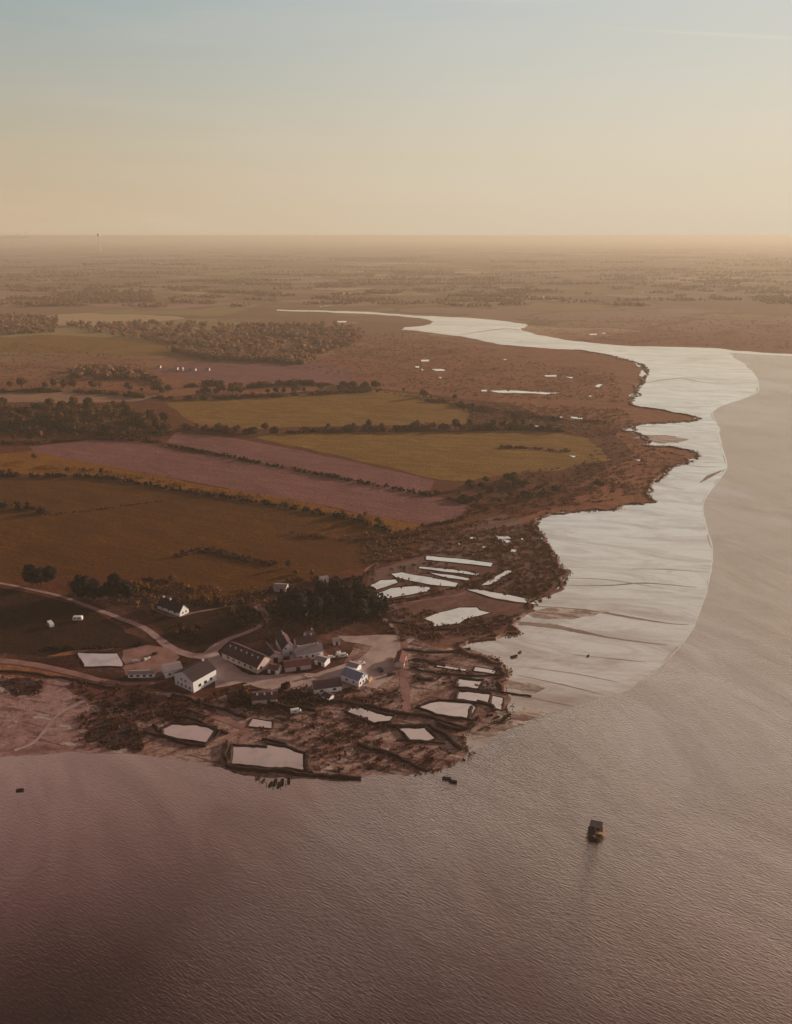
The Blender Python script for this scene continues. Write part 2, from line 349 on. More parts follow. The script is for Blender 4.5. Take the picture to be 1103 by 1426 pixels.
def water_mat(name, body, wave, rough, ior=1.6):
    m, t, p, oc, o = newmat(name)
    big = t.noise(oc, 0.0045, 4, 0.55, 0.8, stretch=(1.6, 0.55, 1), rot=0.7)
    p.inputs['IOR'].default_value = ior
    p.inputs['Metallic'].default_value = 0.97
    t.link(t.mix(t.ramp(big, [(0.35, 0.0), (0.65, 1.0)]), body, tuple(v*0.88 for v in body)), p.inputs['Base Color'])
    p.inputs['Roughness'].default_value = rough
    if not wave:
        pn = t.noise(oc, 0.07, 4, 0.55, 0.8); pc = t.ramp(pn, [(0.34, tuple(v*0.82 for v in body)), (0.5, tuple(v*0.95 for v in body)), (0.66, body)]); t.link(pc, p.inputs['Base Color'])
        t.link(t.ramp(pn, [(0.36, 0.22), (0.5, rough)]), p.inputs['Roughness'])
    if wave:
        sl_ = t.noise(oc, 0.02, 6, 0.65, 1.2, stretch=(0.5, 1.4, 1), rot=-1.0, loc=(3, 3, 0)); sm_ = t.ramp(sl_, [(0.38, 0.35), (0.60, 0.0)])
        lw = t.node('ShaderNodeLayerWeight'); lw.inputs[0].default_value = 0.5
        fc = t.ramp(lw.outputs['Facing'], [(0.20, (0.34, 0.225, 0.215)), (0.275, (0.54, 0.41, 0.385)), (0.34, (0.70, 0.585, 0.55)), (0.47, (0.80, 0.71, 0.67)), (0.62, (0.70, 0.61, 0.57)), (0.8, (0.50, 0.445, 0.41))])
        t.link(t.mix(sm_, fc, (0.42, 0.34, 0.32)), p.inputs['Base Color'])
        a = t.noise(oc, 1.45, 2, 0.5, 0.3, stretch=(0.34, 1.2, 1), rot=-0.58)
        b = t.noise(oc, 2.9, 2, 0.5, 0.3, stretch=(0.6, 1.1, 1), rot=-0.50, loc=(31, 7, 0))
        c = t.noise(oc, 0.10, 3, 0.5, 0.6, stretch=(0.5, 1.2, 1), rot=-0.7)
        amt = t.math('MULTIPLY', t.ramp(t.noise(oc, 0.012, 5, 0.62, 0.8, stretch=(0.8, 1.25, 1), rot=-0.9), [(0.36, 0.45), (0.62, 1.0)]), 2.2)
        h = t.math('ADD', t.math('MULTIPLY', a, 0.8), t.math('MULTIPLY', b, 0.35)); h = t.math('ADD', h, t.math('MULTIPLY', c, 0.25))
        sx = t.node('ShaderNodeSeparateXYZ'); t.link(oc, sx.inputs[0])
        calm = t.math('MULTIPLY_ADD', sx.outputs[1], -1/140.0, 2.6); calm = t.math('MULTIPLY_ADD', sx.outputs[0], 1/70.0, calm)
        calm = t.math('MINIMUM', t.math('MAXIMUM', calm, 0.25), 1.2)
        h = t.math('MULTIPLY', t.math('MULTIPLY', h, amt), calm)
        bp = t.node('ShaderNodeBump'); bp.inputs['Distance'].default_value = wave; t.link(h, bp.inputs['Height']); t.link(bp.outputs[0], p.inputs['Normal'])
    return m
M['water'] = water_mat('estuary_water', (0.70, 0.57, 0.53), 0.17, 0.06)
M['pond'] = water_mat('pond_water', (0.98, 0.90, 0.87), 0, 0.08, 2.0)
M['pond_far'] = water_mat('bright_pond_water', (1.0, 0.97, 0.92), 0, 0.06, 2.6)
M['creek'] = simple('creek_bed', (0.26, 0.17, 0.14), (0.40, 0.29, 0.25), 0.1, 0.6)
M['shallows'] = simple('shallows', (0.78, 0.73, 0.68), (0.88, 0.84, 0.79), 0.02, 0.2); M['shallows'].node_tree.nodes['Principled BSDF'].inputs['Metallic'].default_value = 0.9
# foliage, bark
def leaf_mat(name, c1, c2, rnd=0.25):
    m, t, p, oc, o = newmat(name)
    g = t.node('ShaderNodeNewGeometry'); r = t.math('MULTIPLY_ADD', g.outputs['Random Per Island'], 1.0, 0.0)
    n = t.noise(oc, 0.45, 3, 0.6)
    f = t.math('ADD', t.math('MULTIPLY', r, 0.5), t.math('MULTIPLY', n, 0.6), clamp=True)
    c = t.mix(f, c1, c2)
    oi = t.node('ShaderNodeObjectInfo'); hs = t.node('ShaderNodeHueSaturation'); t.link(c, hs.inputs['Color'])
    t.link(t.math('MULTIPLY_ADD', oi.outputs['Random'], 2*rnd, 1-rnd), hs.inputs['Value']); t.link(hs.outputs[0], p.inputs['Base Color'])
    p.inputs['Roughness'].default_value = 0.7; p.inputs['Specular IOR Level'].default_value = 0.2
    tr = t.node('ShaderNodeBsdfTranslucent'); t.link(hs.outputs[0], tr.inputs[0]); mx = t.node('ShaderNodeMixShader'); mx.inputs[0].default_value = 0.3
    t.link(p.outputs[0], mx.inputs[1]); t.link(tr.outputs[0], mx.inputs[2]); t.link(mx.outputs[0], o.inputs[0])
    return m
M['leaf'] = leaf_mat('hedgerow_leaves', (0.075, 0.026, 0.010), (0.20, 0.085, 0.026))
M['leaf_dark'] = leaf_mat('dark_leaves', (0.014, 0.006, 0.005), (0.036, 0.017, 0.010))
M['leaf_gold'] = leaf_mat('golden_leaves', (0.13, 0.055, 0.010), (0.28, 0.13, 0.025))
M['leaf_scrub'] = leaf_mat('scrub_leaves', (0.065, 0.016, 0.010), (0.15, 0.045, 0.020))
M['leaf_far'] = leaf_mat('hazy_leaves', (0.26, 0.125, 0.07), (0.40, 0.21, 0.12), 0.0)  # paler than near leaves: distance haze put into the colour
M['leaf_mid'] = leaf_mat('dry_leaves', (0.14, 0.055, 0.028), (0.26, 0.12, 0.055), 0.0)
M['leaf_marsh'] = leaf_mat('marsh_blades', (0.085, 0.026, 0.012), (0.18, 0.062, 0.030), 0.0)
M['bark'] = simple('bark', (0.05, 0.03, 0.02), (0.09, 0.06, 0.04), 2.0, 0.9)
M['white_wall'] = simple('white_render', (0.84, 0.84, 0.90), (0.92, 0.91, 0.95), 0.4, 0.8)
M['pink_wall'] = simple('aged_render', (0.55, 0.42, 0.40), (0.68, 0.54, 0.52), 0.4, 0.85)
M['slate'] = simple('slate', (0.040, 0.018, 0.026), (0.068, 0.036, 0.046), 1.2, 0.75, 0.02)
M['mauve_roof'] = simple('old_slate', (0.075, 0.032, 0.045), (0.12, 0.055, 0.07), 0.8, 0.8)
M['light_roof'] = simple('fibre_cement_roof', (0.30, 0.24, 0.27), (0.38, 0.31, 0.34), 0.6, 0.7)
M['blue_roof'] = simple('blue_metal_roof', (0.24, 0.27, 0.40), (0.30, 0.33, 0.46), 0.6, 0.5)
M['red_roof'] = simple('red_sheet_roof', (0.15, 0.045, 0.05), (0.22, 0.08, 0.075), 0.6, 0.8)
M['pane'] = simple('window_glass', (0.02, 0.015, 0.02), (0.03, 0.02, 0.03), 1, 0.15, spec=0.6)
M['frame'] = simple('painted_frame', (0.5, 0.46, 0.45), (0.6, 0.55, 0.53), 1, 0.6)
M['dark_wood'] = simple('tarred_wood', (0.018, 0.006, 0.006), (0.045, 0.018, 0.015), 1.5, 0.7)
M['brick'] = simple('chimney_render', (0.55, 0.48, 0.48), (0.68, 0.60, 0.60), 1.5, 0.85)
M['tan'] = simple('bleached_planks', (0.55, 0.36, 0.20), (0.68, 0.48, 0.28), 2, 0.6)
M['hull_red'] = simple('red_oxide_paint', (0.10, 0.035, 0.035), (0.15, 0.055, 0.05), 1.2, 0.5)
M['paint_white'] = simple('white_paint', (0.74, 0.70, 0.69), (0.82, 0.78, 0.77), 1, 0.4)
M['paint_dark'] = simple('dark_car_paint', (0.015, 0.008, 0.01), (0.03, 0.015, 0.02), 1, 0.3, spec=0.5)
M['rubber'] = simple('rubber', (0.015, 0.012, 0.012), (0.03, 0.025, 0.025), 2, 0.8)
M['steel'] = simple('weathered_steel', (0.25, 0.22, 0.2), (0.35, 0.31, 0.28), 0.2, 0.6)
M['hazed_steel'] = simple('haze_pale_steel', (0.8, 0.75, 0.68), (0.85, 0.8, 0.73), 0.2, 0.6)  # haze paleness put into the steel colour; tops rise above the haze box

# ---------------------------------------------------------------- the ground, water and fields
FAR = 100000.0
def big_ground():
    ys = [-3000, 0, 300, 600, 1000, 1600, 2500, 4000, 7000, 12000, 25000, 50000, FAR]
    xs = [-60000, -25000, -10000, -4000, -1500, -500, 0, 500, 1500, 4000, 10000, 25000, 60000]
    V = [(x, y, 0) for y in ys for x in xs]; n = len(xs)
    Fc = [(j*n+i, j*n+i+1, (j+1)*n+i+1, (j+1)*n+i) for j in range(len(ys)-1) for i in range(n-1)]
    o = mesh('ground', V, Fc, M['ground']); o['kind'] = 'structure'; return o
big_ground()

EST_TOP = [(1300,500),(1180,497),(1103,493),(1060,491),(1020,488),(1000,485),(930,483),(880,482),(840,479),(800,475),(760,468),(735,462),(726,457),(733,451),(710,448),(640,442),(600,440),(560,438),(520,435),(460,433),(385,431)]
EST_BANK = [(385,432.4),(460,435),(520,437.6),(555,440),(585,443),(604,448),(592,453),(562,456),(558,459),(600,463),(640,468),(670,474),(700,480),(750,484),(800,487),(840,493),(880,503),(900,514),(897,530),(886,545),(878,562),(892,567),(930,573),(965,580),(972,585),(930,588.5),(895,590),(872,596),(866,599),(893,605),(906,614),(898,621),(930,622),(960,627),(972,635),(955,645),(932,650),(926,662),(905,675),(900,688),(912,699),(872,702),(858,709),(800,713),(765,715),(745,728),(752,745),(765,765),(775,785),(790,797),(783,812),(770,825),(750,833),(738,836),(742,850),(722,860),(712,872),(722,880),(695,886),(660,893),(640,903),(655,912),(700,925),(706,940),(694,950),(700,965),(712,972),(706,985),(712,1000),(695,1008),(668,1016),(645,1024),(652,1045),(640,1060),(610,1075),(520,1079),(500,1084),(440,1084),(320,1074),(290,1068),(240,1057),(200,1052),(150,1050),(100,1046),(50,1052),(0,1054),(-60,1052),(-250,1045)]
mud = sheet('mudflat', None, 0.03, M['mud'], 14, 0.10,
            world=ring(EST_TOP+EST_BANK) + ring([(-900, 1060), (-900, 1500), (700, 1700), (2600, 1400), (2600, 700), (1700, 520)]))
WATER = [(1300,503),(1180,500),(1103,496),(1060,494),(1015,491),(1035,505),(1050,520),(1056,535),(1052,548),(1020,560),(1000,568),(990,577),(998,590),(1001,605),(1006,625),(1012,648),(1004,665),(986,688),(979,706),(984,735),(992,765),(988,805),(975,850),(955,890),(920,928),(880,958),(800,985),(740,1003),(690,1025),(655,1048),(640,1054),(610,1070),(520,1073),(500,1079),(440,1079),(320,1069),(290,1063),(240,1052),(200,1047),(150,1046),(100,1043),(50,1049),(0,1051),(-60,1049),(-250,1044)]
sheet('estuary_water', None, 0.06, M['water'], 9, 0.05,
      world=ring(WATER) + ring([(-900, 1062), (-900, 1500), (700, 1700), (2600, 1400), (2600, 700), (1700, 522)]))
strip('tide_line', [(1050,520),(1056,535),(1052,548),(1020,560),(1000,568),(992,577),(998,590),(1001,605),(1006,625),(1012,648),(1004,665),(986,688),(979,706),(984,735),(992,765),(988,805),(975,850),(955,890),(920,928),(880,958),(800,985),(740,1003)], 2.2, 0.075, M['shallows'], widths=[1.6,1.2,0.9,0.8,1.4,0.9,0.7,1.0,0.6,0.5,0.3,0.1], jitter=0.3, n=10)

LAYER = [0.012]
def field(name, px, mat, step=6, amp=0.05):
    LAYER[0] += 0.004; return sheet(name, px, LAYER[0], M[mat], step, amp)
field('rough_pasture', [(-300,600),(0,560),(230,556),(520,540),(700,560),(860,600),(880,640),(800,690),(700,735),(560,780),(500,830),(300,860),(200,880),(0,900),(-400,900)], 'rough_grass', 10, 0.08)
field('crop_field', [(-300,672),(0,667),(60,667),(150,670),(250,687),(330,699),(400,710),(480,725),(548,742),(545,765),(512,790),(430,805),(385,815),(330,836),(270,832),(215,808),(120,800),(0,806),(-300,800)], 'crop')
field('stubble_strip', [(-300,628),(0,632),(45,628),(90,638),(150,648),(220,662),(330,683),(430,700),(540,722),(590,731),(575,742),(548,742),(480,722),(400,706),(330,694),(250,682),(150,664),(60,661),(-300,661)], 'stubble')
field('ploughed_field', [(40,622),(90,616),(130,612),(180,613),(230,624),(400,655),(520,675),(600,690),(655,705),(660,712),(640,724),(590,731),(540,722),(430,700),(330,683),(220,662),(150,648),(90,638),(50,630)], 'plough')
field('upper_ploughed_field', [(232,616),(243,604),(280,605),(330,611),(420,627),(500,644),(560,658),(605,669),(600,682),(588,686),(500,670),(400,650),(300,630)], 'plough')
field('meadow', [(228,560),(300,554),(420,549),(520,543),(600,552),(655,566),(650,590),(560,592),(350,598),(275,592),(252,576)], 'meadow')
field('pale_field', [(-200,548),(0,545),(60,542),(150,545),(210,549),(232,557),(150,560),(40,560),(-200,566)], 'pale')
field('green_field', [(345,606),(500,602),(660,601),(760,599),(820,611),(850,640),(780,655),(700,662),(650,670),(612,668),(560,655),(450,630),(380,615)], 'meadow', amp=0.06)
field('far_meadow', [(0,470),(60,466),(150,470),(260,474),(320,490),(200,497),(80,492),(-60,492)], 'meadow', amp=0.06)
field('far_ploughed_field', [(300,500),(360,493),(440,500),(500,520),(470,536),(360,534),(250,528),(210,515)], 'plough', amp=0.06)
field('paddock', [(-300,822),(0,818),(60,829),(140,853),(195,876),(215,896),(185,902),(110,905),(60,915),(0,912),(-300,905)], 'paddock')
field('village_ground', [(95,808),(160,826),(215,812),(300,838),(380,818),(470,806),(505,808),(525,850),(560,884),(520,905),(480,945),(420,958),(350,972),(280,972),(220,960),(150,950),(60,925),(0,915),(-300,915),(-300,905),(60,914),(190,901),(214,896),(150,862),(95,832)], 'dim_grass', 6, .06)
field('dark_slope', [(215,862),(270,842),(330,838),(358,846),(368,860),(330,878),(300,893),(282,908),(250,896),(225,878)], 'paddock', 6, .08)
field('yard_garden', [(372,862),(440,868),(520,872),(545,890),(470,888),(400,893),(330,903),(310,900),(335,885)], 'dim_grass', 6, .08)
field('saltmarsh', [(560,780),(620,742),(700,715),(744,728),(752,745),(765,765),(775,785),(790,797),(783,812),(770,825),(750,833),(738,836),(742,850),(722,860),(712,872),(690,886),(640,900),(560,900),(530,860),(505,820),(515,795)], 'marsh_dark', 8, .06)
field('oyster_foreshore', [(150,960),(230,965),(300,975),(350,950),(420,945),(480,930),(500,890),(560,884),(600,900),(640,903),(700,925),(706,940),(694,950),(700,965),(712,972),(706,985),(700,1003),(668,1014),(645,1024),(652,1045),(640,1060),(610,1074),(520,1078),(500,1083),(440,1083),(320,1073),(290,1067),(240,1056),(205,1052),(150,1045),(110,1020),(120,985)], 'shingle', 4, .13)
field('silt_shore', [(-250,940),(0,938),(50,945),(110,950),(125,985),(112,1020),(150,1045),(200,1052),(150,1050),(100,1046),(50,1052),(0,1054),(-60,1052),(-250,1045)], 'silt', 5, .10)
for k, q in enumerate([[(655,940),(700,944),(735,950),(760,958),(740,966),(700,958),(660,952)], [(690,990),(730,985),(775,992),(740,1002),(700,1008)], [(730,850),(790,848),(850,852),(800,862),(745,860)], [(660,1010),(700,1004),(735,1006),(700,1020),(660,1030)], [(880,610),(930,606),(960,612),(920,618)]]):
    field('mud_bar', q, 'mud_bar', 3, .16)
field('old_weed_bed', [(0,948),(25,943),(60,948),(58,958),(40,969),(15,965),(2,957)], 'weed', 2, .24)
field('weed_bank', [(118,1012),(150,1000),(190,1008),(200,1030),(195,1045),(150,1042),(120,1034)], 'weed', 2, .24)
field('weed_bank', [(108,950),(140,944),(175,952),(190,962),(165,975),(135,970)], 'weed', 2, .24)
field('weed_bank', [(215,982),(245,972),(285,980),(300,992),(270,1000),(225,1000)], 'weed', 2, .24)
field('weed_bank', [(318,962),(352,955),(385,962),(425,965),(436,985),(400,998),(350,990),(322,980)], 'weed', 2, .24)
field('weed_slope', [(90,955),(140,948),(190,955),(230,968),(260,985),(200,992),(150,975)], 'marsh_dark', 4, .12)
field('gravel_yard', [(285,912),(300,905),(312,918),(345,940),(400,938),(440,938),(478,925),(500,918),(520,900),(480,893),(470,885),(520,884),(560,884),(578,890),(556,905),(552,930),(545,945),(525,958),(512,966),(500,952),(470,962),(420,955),(380,962),(340,950),(300,958),(298,945),(290,930)], 'yard', 5, .05)
field('west_yard', [(170,905),(205,898),(235,903),(250,915),(240,930),(215,945),(175,940),(165,925)], 'track', 5, .08)
lz = 0.12
def lane(name, px, widths, mat='lane', dz=0.0):
    o = strip(name, px, 1, lz+dz, M[mat], widths=widths, jitter=0.08); return o
lane('lane', [(-60,805),(0,812),(40,820),(80,829),(120,843),(160,858),(200,874),(222,890),(240,903),(265,912),(290,916),(330,940),(345,946)], [2.2,2.2,2.2,2.4,2.8,3.2,3.6,4.5,4.5,6,8,8])
lane('lane_branch', [(286,916),(300,902),(318,890),(345,880),(366,869),(373,861),(366,852),(358,843)], [7,6,3.4,3.0,3.4,4.5,4.2,5], dz=0.004)
lane('cottage_path', [(210,846),(228,854),(245,858),(275,852),(310,846),(330,842)], [2,2,2.6,1.6,1.5,1.5], 'track', .008)
lane('yard_track', [(525,853),(540,865),(550,876),(566,888),(578,884)], [1.4,1.6,1.8,3,5], dz=.012)
lane('causeway', [(562,892),(563,910),(561,935),(564,960),(566,985),(575,1000)], [4,3.5,3.5,4.5,4,2], 'track', .016)
lane('sea_wall_path', [(-80,915),(0,920),(50,926),(100,937),(140,947),(180,952),(215,950)], [4.5,4.5,4,4,3,3,3], 'track', .02)
lane('marsh_track', [(502,806),(506,798),(515,789),(530,781),(552,773),(585,768)], [2.2,2,1.8,1.6,1.4,1.2], 'track', .024)
lane('marsh_dyke', [(528,845),(560,840),(600,834),(640,828),(652,820)], [1.6,1.6,1.5,1.4,1.2], 'track', .028)
lane('silt_trail', [(122,974),(105,982),(85,992),(70,1006),(60,1020),(45,1035),(20,1045)], [1.2,1.5,1.2,1.4,1.5,1.6], 'yard', .032)
lane('foreshore_path', [(265,985),(290,994),(320,1006),(345,1018),(338,1030),(335,1040)], [3,3,3,3,2.4], 'track', .036)
for i, (px, wd) in enumerate([([(420,940),(500,955),(560,972)],2.0),([(312,1068),(312,1040),(322,1024),(340,1018)],2.4),([(440,1000),(470,1018),(520,1030),(600,1040)],2.2),([(570,925),(620,935),(690,945)],1.6),([(575,912),(640,926),(700,934)],1.5),([(520,1040),(560,1052),(600,1062)],1.8)]):
    lane('pond_path', px, [wd, wd*.8], 'track', .04+.004*i)

# creeks draining over the mud
creeks = [([(700,843),(760,845),(820,850),(880,860),(930,868),(960,870)], [1.2,1.0,2.2,2.6,1.2,.4]), ([(722,868),(770,872),(800,878),(850,888),(900,895),(930,898)], [4,5,4,1.6,1.4,.4]),
 ([(712,968),(740,972),(780,980),(800,984)], [.5,.8,1.0,.3]), ([(790,815),(850,815),(900,812),(970,818)], [.6,1.4,1.6,.5]), ([(760,805),(830,806),(880,812),(925,820)], [.3,.8,.8,.3]),
 ([(900,533),(945,527),(985,533),(1040,533)], [1.5,3.5,2,1]), ([(880,792),(930,793),(985,797)], [.3,1.1,.4]), ([(800,912),(860,918),(900,922)], [.2,.9,.3]), ([(740,930),(800,938),(860,950)], [.2,.8,.3]),
 ([(720,940),(790,955),(840,968)], [.2,1.0,.3]), ([(975,672),(990,662),(1006,655)], [1,4.5,1]), ([(950,646),(975,650),(1005,650)], [.5,1.8,.4]), ([(700,992),(740,996),(780,1000)], [.3,1.3,.3]), ([(640,466),(700,458),(725,460)], [1,8,2])]
for i, (px, wd) in enumerate(creeks): strip('creek', px, 1, 0.040+0.001*i, M['creek'], widths=wd, jitter=0.22, n=8)

# ---------------------------------------------------------------- ponds with banks
ponds = [
 ([(594,774),(640,778),(686,784),(684,789),(640,784),(593,779)], 'narrow pond farthest from the yard in the marsh', 'pond_far', 0),
 ([(545,799),(560,797),(600,804),(638,812),(634,817),(600,814),(552,804)], 'long pale pond across the middle of the marsh set', 'pond_far', 0),
 ([(585,789),(630,793),(668,799),(664,801),(620,796),(583,791)], 'thin silted pond beyond the long pale one', 'pond', 0),
 ([(596,797),(630,801),(656,806),(650,808),(620,804)], 'thin middle pond of the marsh set', 'pond', 0),
 ([(516,815),(530,808),(551,807),(554,811),(540,816),(524,821)], 'short pond by the dark wood, upper one', 'pond_far', 0),
 ([(524,827),(545,819),(580,816),(599,818),(596,823),(565,829),(530,834)], 'short broad pond by the dark wood, lower one', 'pond_far', 0),
 ([(590,861),(612,853),(640,846),(664,846),(668,850),(684,853),(668,857),(648,862),(640,868),(605,872),(600,865)], 'irregular pond below the marsh dyke', 'pond_far', 0),
 ([(670,815),(690,803),(705,794),(713,795),(702,804),(682,814)], 'slanting channel in the dark marsh', 'pond', 0),
 ([(650,821),(668,821),(700,827),(738,835),(748,842),(720,838),(690,833)], 'drain running from the dyke to the mudflat', 'pond', 0),
 ([(640,945),(671,948),(665,959),(636,956)], 'small oblong oyster basin nearest the mudflat', 'pond', 1),
 ([(640,963),(682,967),(679,978),(637,973)], 'oblong oyster basin below the small one', 'pond', 1),
 ([(583,985),(600,979),(612,977),(655,980),(662,985),(653,1000),(610,994)], 'wide oyster basin at the outer corner', 'pond', 1),
 ([(485,991),(489,986),(502,986),(547,998),(542,1004),(522,1006)], 'slanting basin in the middle of the foreshore', 'pond', 1),
 ([(556,1014),(590,1013),(605,1028),(596,1031),(572,1030)], 'basin close to the seaward tip', 'pond', 1),
 ([(228,1015),(240,1009),(272,1010),(299,1014),(287,1034),(250,1028),(229,1023)], 'broad basin below the white house', 'pond', 1),
 ([(346,1011),(352,1001),(378,1005),(378,1014)], 'little basin above the large rectangular one', 'pond', 0),
 ([(325,1039),(372,1042),(373,1037),(395,1041),(422,1050),(423,1072),(372,1068),(323,1063)], 'large rectangular basin at the waterside', 'pond', 1),
 ([(686,969),(700,972),(698,988),(684,984)], 'tiny basin at the outer edge', 'pond', 0),
 ([(610,925),(650,932),(648,934),(608,928)], 'narrow basin above the oblong ones', 'pond', 0),
 ([(662,929),(690,934),(688,938),(660,934)], 'narrow basin ending at the mudflat', 'pond', 0),
 ([(108,909),(163,910),(171,925),(170,928),(150,927),(118,928)], 'pale rectangular reservoir beside the paddock', 'pond', 0),
 ([(690,746),(708,747),(712,750),(694,751)], 'pool', 'pond_far', -1), ([(698,751),(714,753),(712,756),(700,755)], 'pool', 'pond_far', -1), ([(712,765),(720,766),(718,769),(711,768)], 'pool', 'pond_far', -1),
 ([(655,748),(662,748),(662,750),(655,750)], 'pool', 'pond_far', -1), ([(672,760),(677,761),(676,763),(671,762)], 'pool', 'pond_far', -1),([(725,749),(729,750),(728,752)], 'pool', 'pond_far', -1),([(638,756),(642,757),(640,759)], 'pool', 'pond_far', -1),([(655,770),(660,771),(658,773)], 'pool', 'pond_far', -1),
 ([(680,544),(720,544),(780,547),(760,549),(700,547)], 'pool', 'pond_far', -1), ([(670,543),(678,543),(678,545),(670,545)], 'pool', 'pond_far', -1),
 ([(586,501),(598,501),(598,503.5),(586,503.5)], 'pool', 'pond_far', -1), ([(602,514),(618,514),(620,516.5),(606,516.5)], 'pool', 'pond_far', -1), ([(577,510),(583,510),(582,513)], 'pool', 'pond_far', -1), ([(586,514),(590,514),(589,517)], 'pool', 'pond_far', -1), ([(609,525),(615,525),(614,527)], 'pool', 'pond_far', -1),
 ([(758,522.5),(774,522),(774,524.5),(760,524.5)], 'pool', 'pond_far', -1), ([(786,524.5),(798,525),(796,527)], 'pool', 'pond_far', -1), ([(828,538),(834,535),(840,535),(834,540)], 'pool', 'pond_far', -1), ([(818,551),(824,551),(823,553)], 'pool', 'pond_far', -1),
 ([(768,580),(784,580),(783,582),(769,582)], 'pool', 'pond_far', -1), ([(794,580),(812,582),(810,583.5),(795,582)], 'pool', 'pond_far', -1), ([(792,634),(802,635),(800,637)], 'pool', 'pond_far', -1), ([(885,640),(892,640),(890,642)], 'pool', 'pond_far', -1), ([(740,592),(750,593),(748,595)], 'pool', 'pond_far', -1),
 ([(820,465),(831,464.6),(831,466.2),(821,466.4)], 'pool', 'pond_far', -1), ([(836,463.5),(844,463.3),(843,465)], 'pool', 'pond_far', -1), ([(718,412.6),(760,413),(758,415),(722,414.6)], 'pool', 'pond_far', -1), ([(974,395),(984,395),(983,397)], 'pool', 'pond_far', -1),
 ([(488,420),(500,420),(500,422),(488,422)], 'pool', 'pond_far', -1), ([(445,426),(480,423.5),(480,424.6),(446,427)], 'pool', 'pond_far', -1), ([(470,447),(483,447),(482,449),(471,449)], 'pool', 'pond_far', -1), ([(700,500),(706,500),(705,501.5)], 'pool', 'pond_far', -1)]
pz = 0.20
for i, (px, lab, mt, wall) in enumerate(ponds):
    P = ring(px, pz)
    o = sheet('pond' if wall >= 0 else 'marsh_pool', px, pz+0.002*(i % 20), M[mt], 3 if wall < 0 else 4.0, 0.10 if wall < 0 else .025)
    if wall >= 0 and lab[0]:
        V, Fc = [], []
        cen = sum((Vector((p.x, p.y)) for p in P), Vector((0, 0)))/len(P)
        s = scale_at(px[0][1]); off = 1.1 if wall else 0.7
        Q = [Vector((p.x, p.y)) for p in P]
        # push each corner outward along the average normal
        area = sum(Q[k].cross(Q[(k+1) % len(Q)]) for k in range(len(Q)))
        sg = 1 if area > 0 else -1; R = []
        for k in range(len(Q)):
            d1 = (Q[k]-Q[k-1]).normalized(); d2 = (Q[(k+1) % len(Q)]-Q[k]).normalized()
            nn = Vector((d1.y+d2.y, -(d1.x+d2.x)))*sg; nn = nn.normalized() if nn.length > .1 else Vector((0, 0))
            R.append(Q[k]+nn*off)
        R = rough_line(R, True, 3.5, 0.05)
        ridge(V, Fc, R, 1.7 if wall else 1.2, 0.6 if wall else 0.4, 0.85 if wall else 0.35, True)
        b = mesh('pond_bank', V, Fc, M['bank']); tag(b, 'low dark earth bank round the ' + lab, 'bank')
    o['kind'] = 'structure'

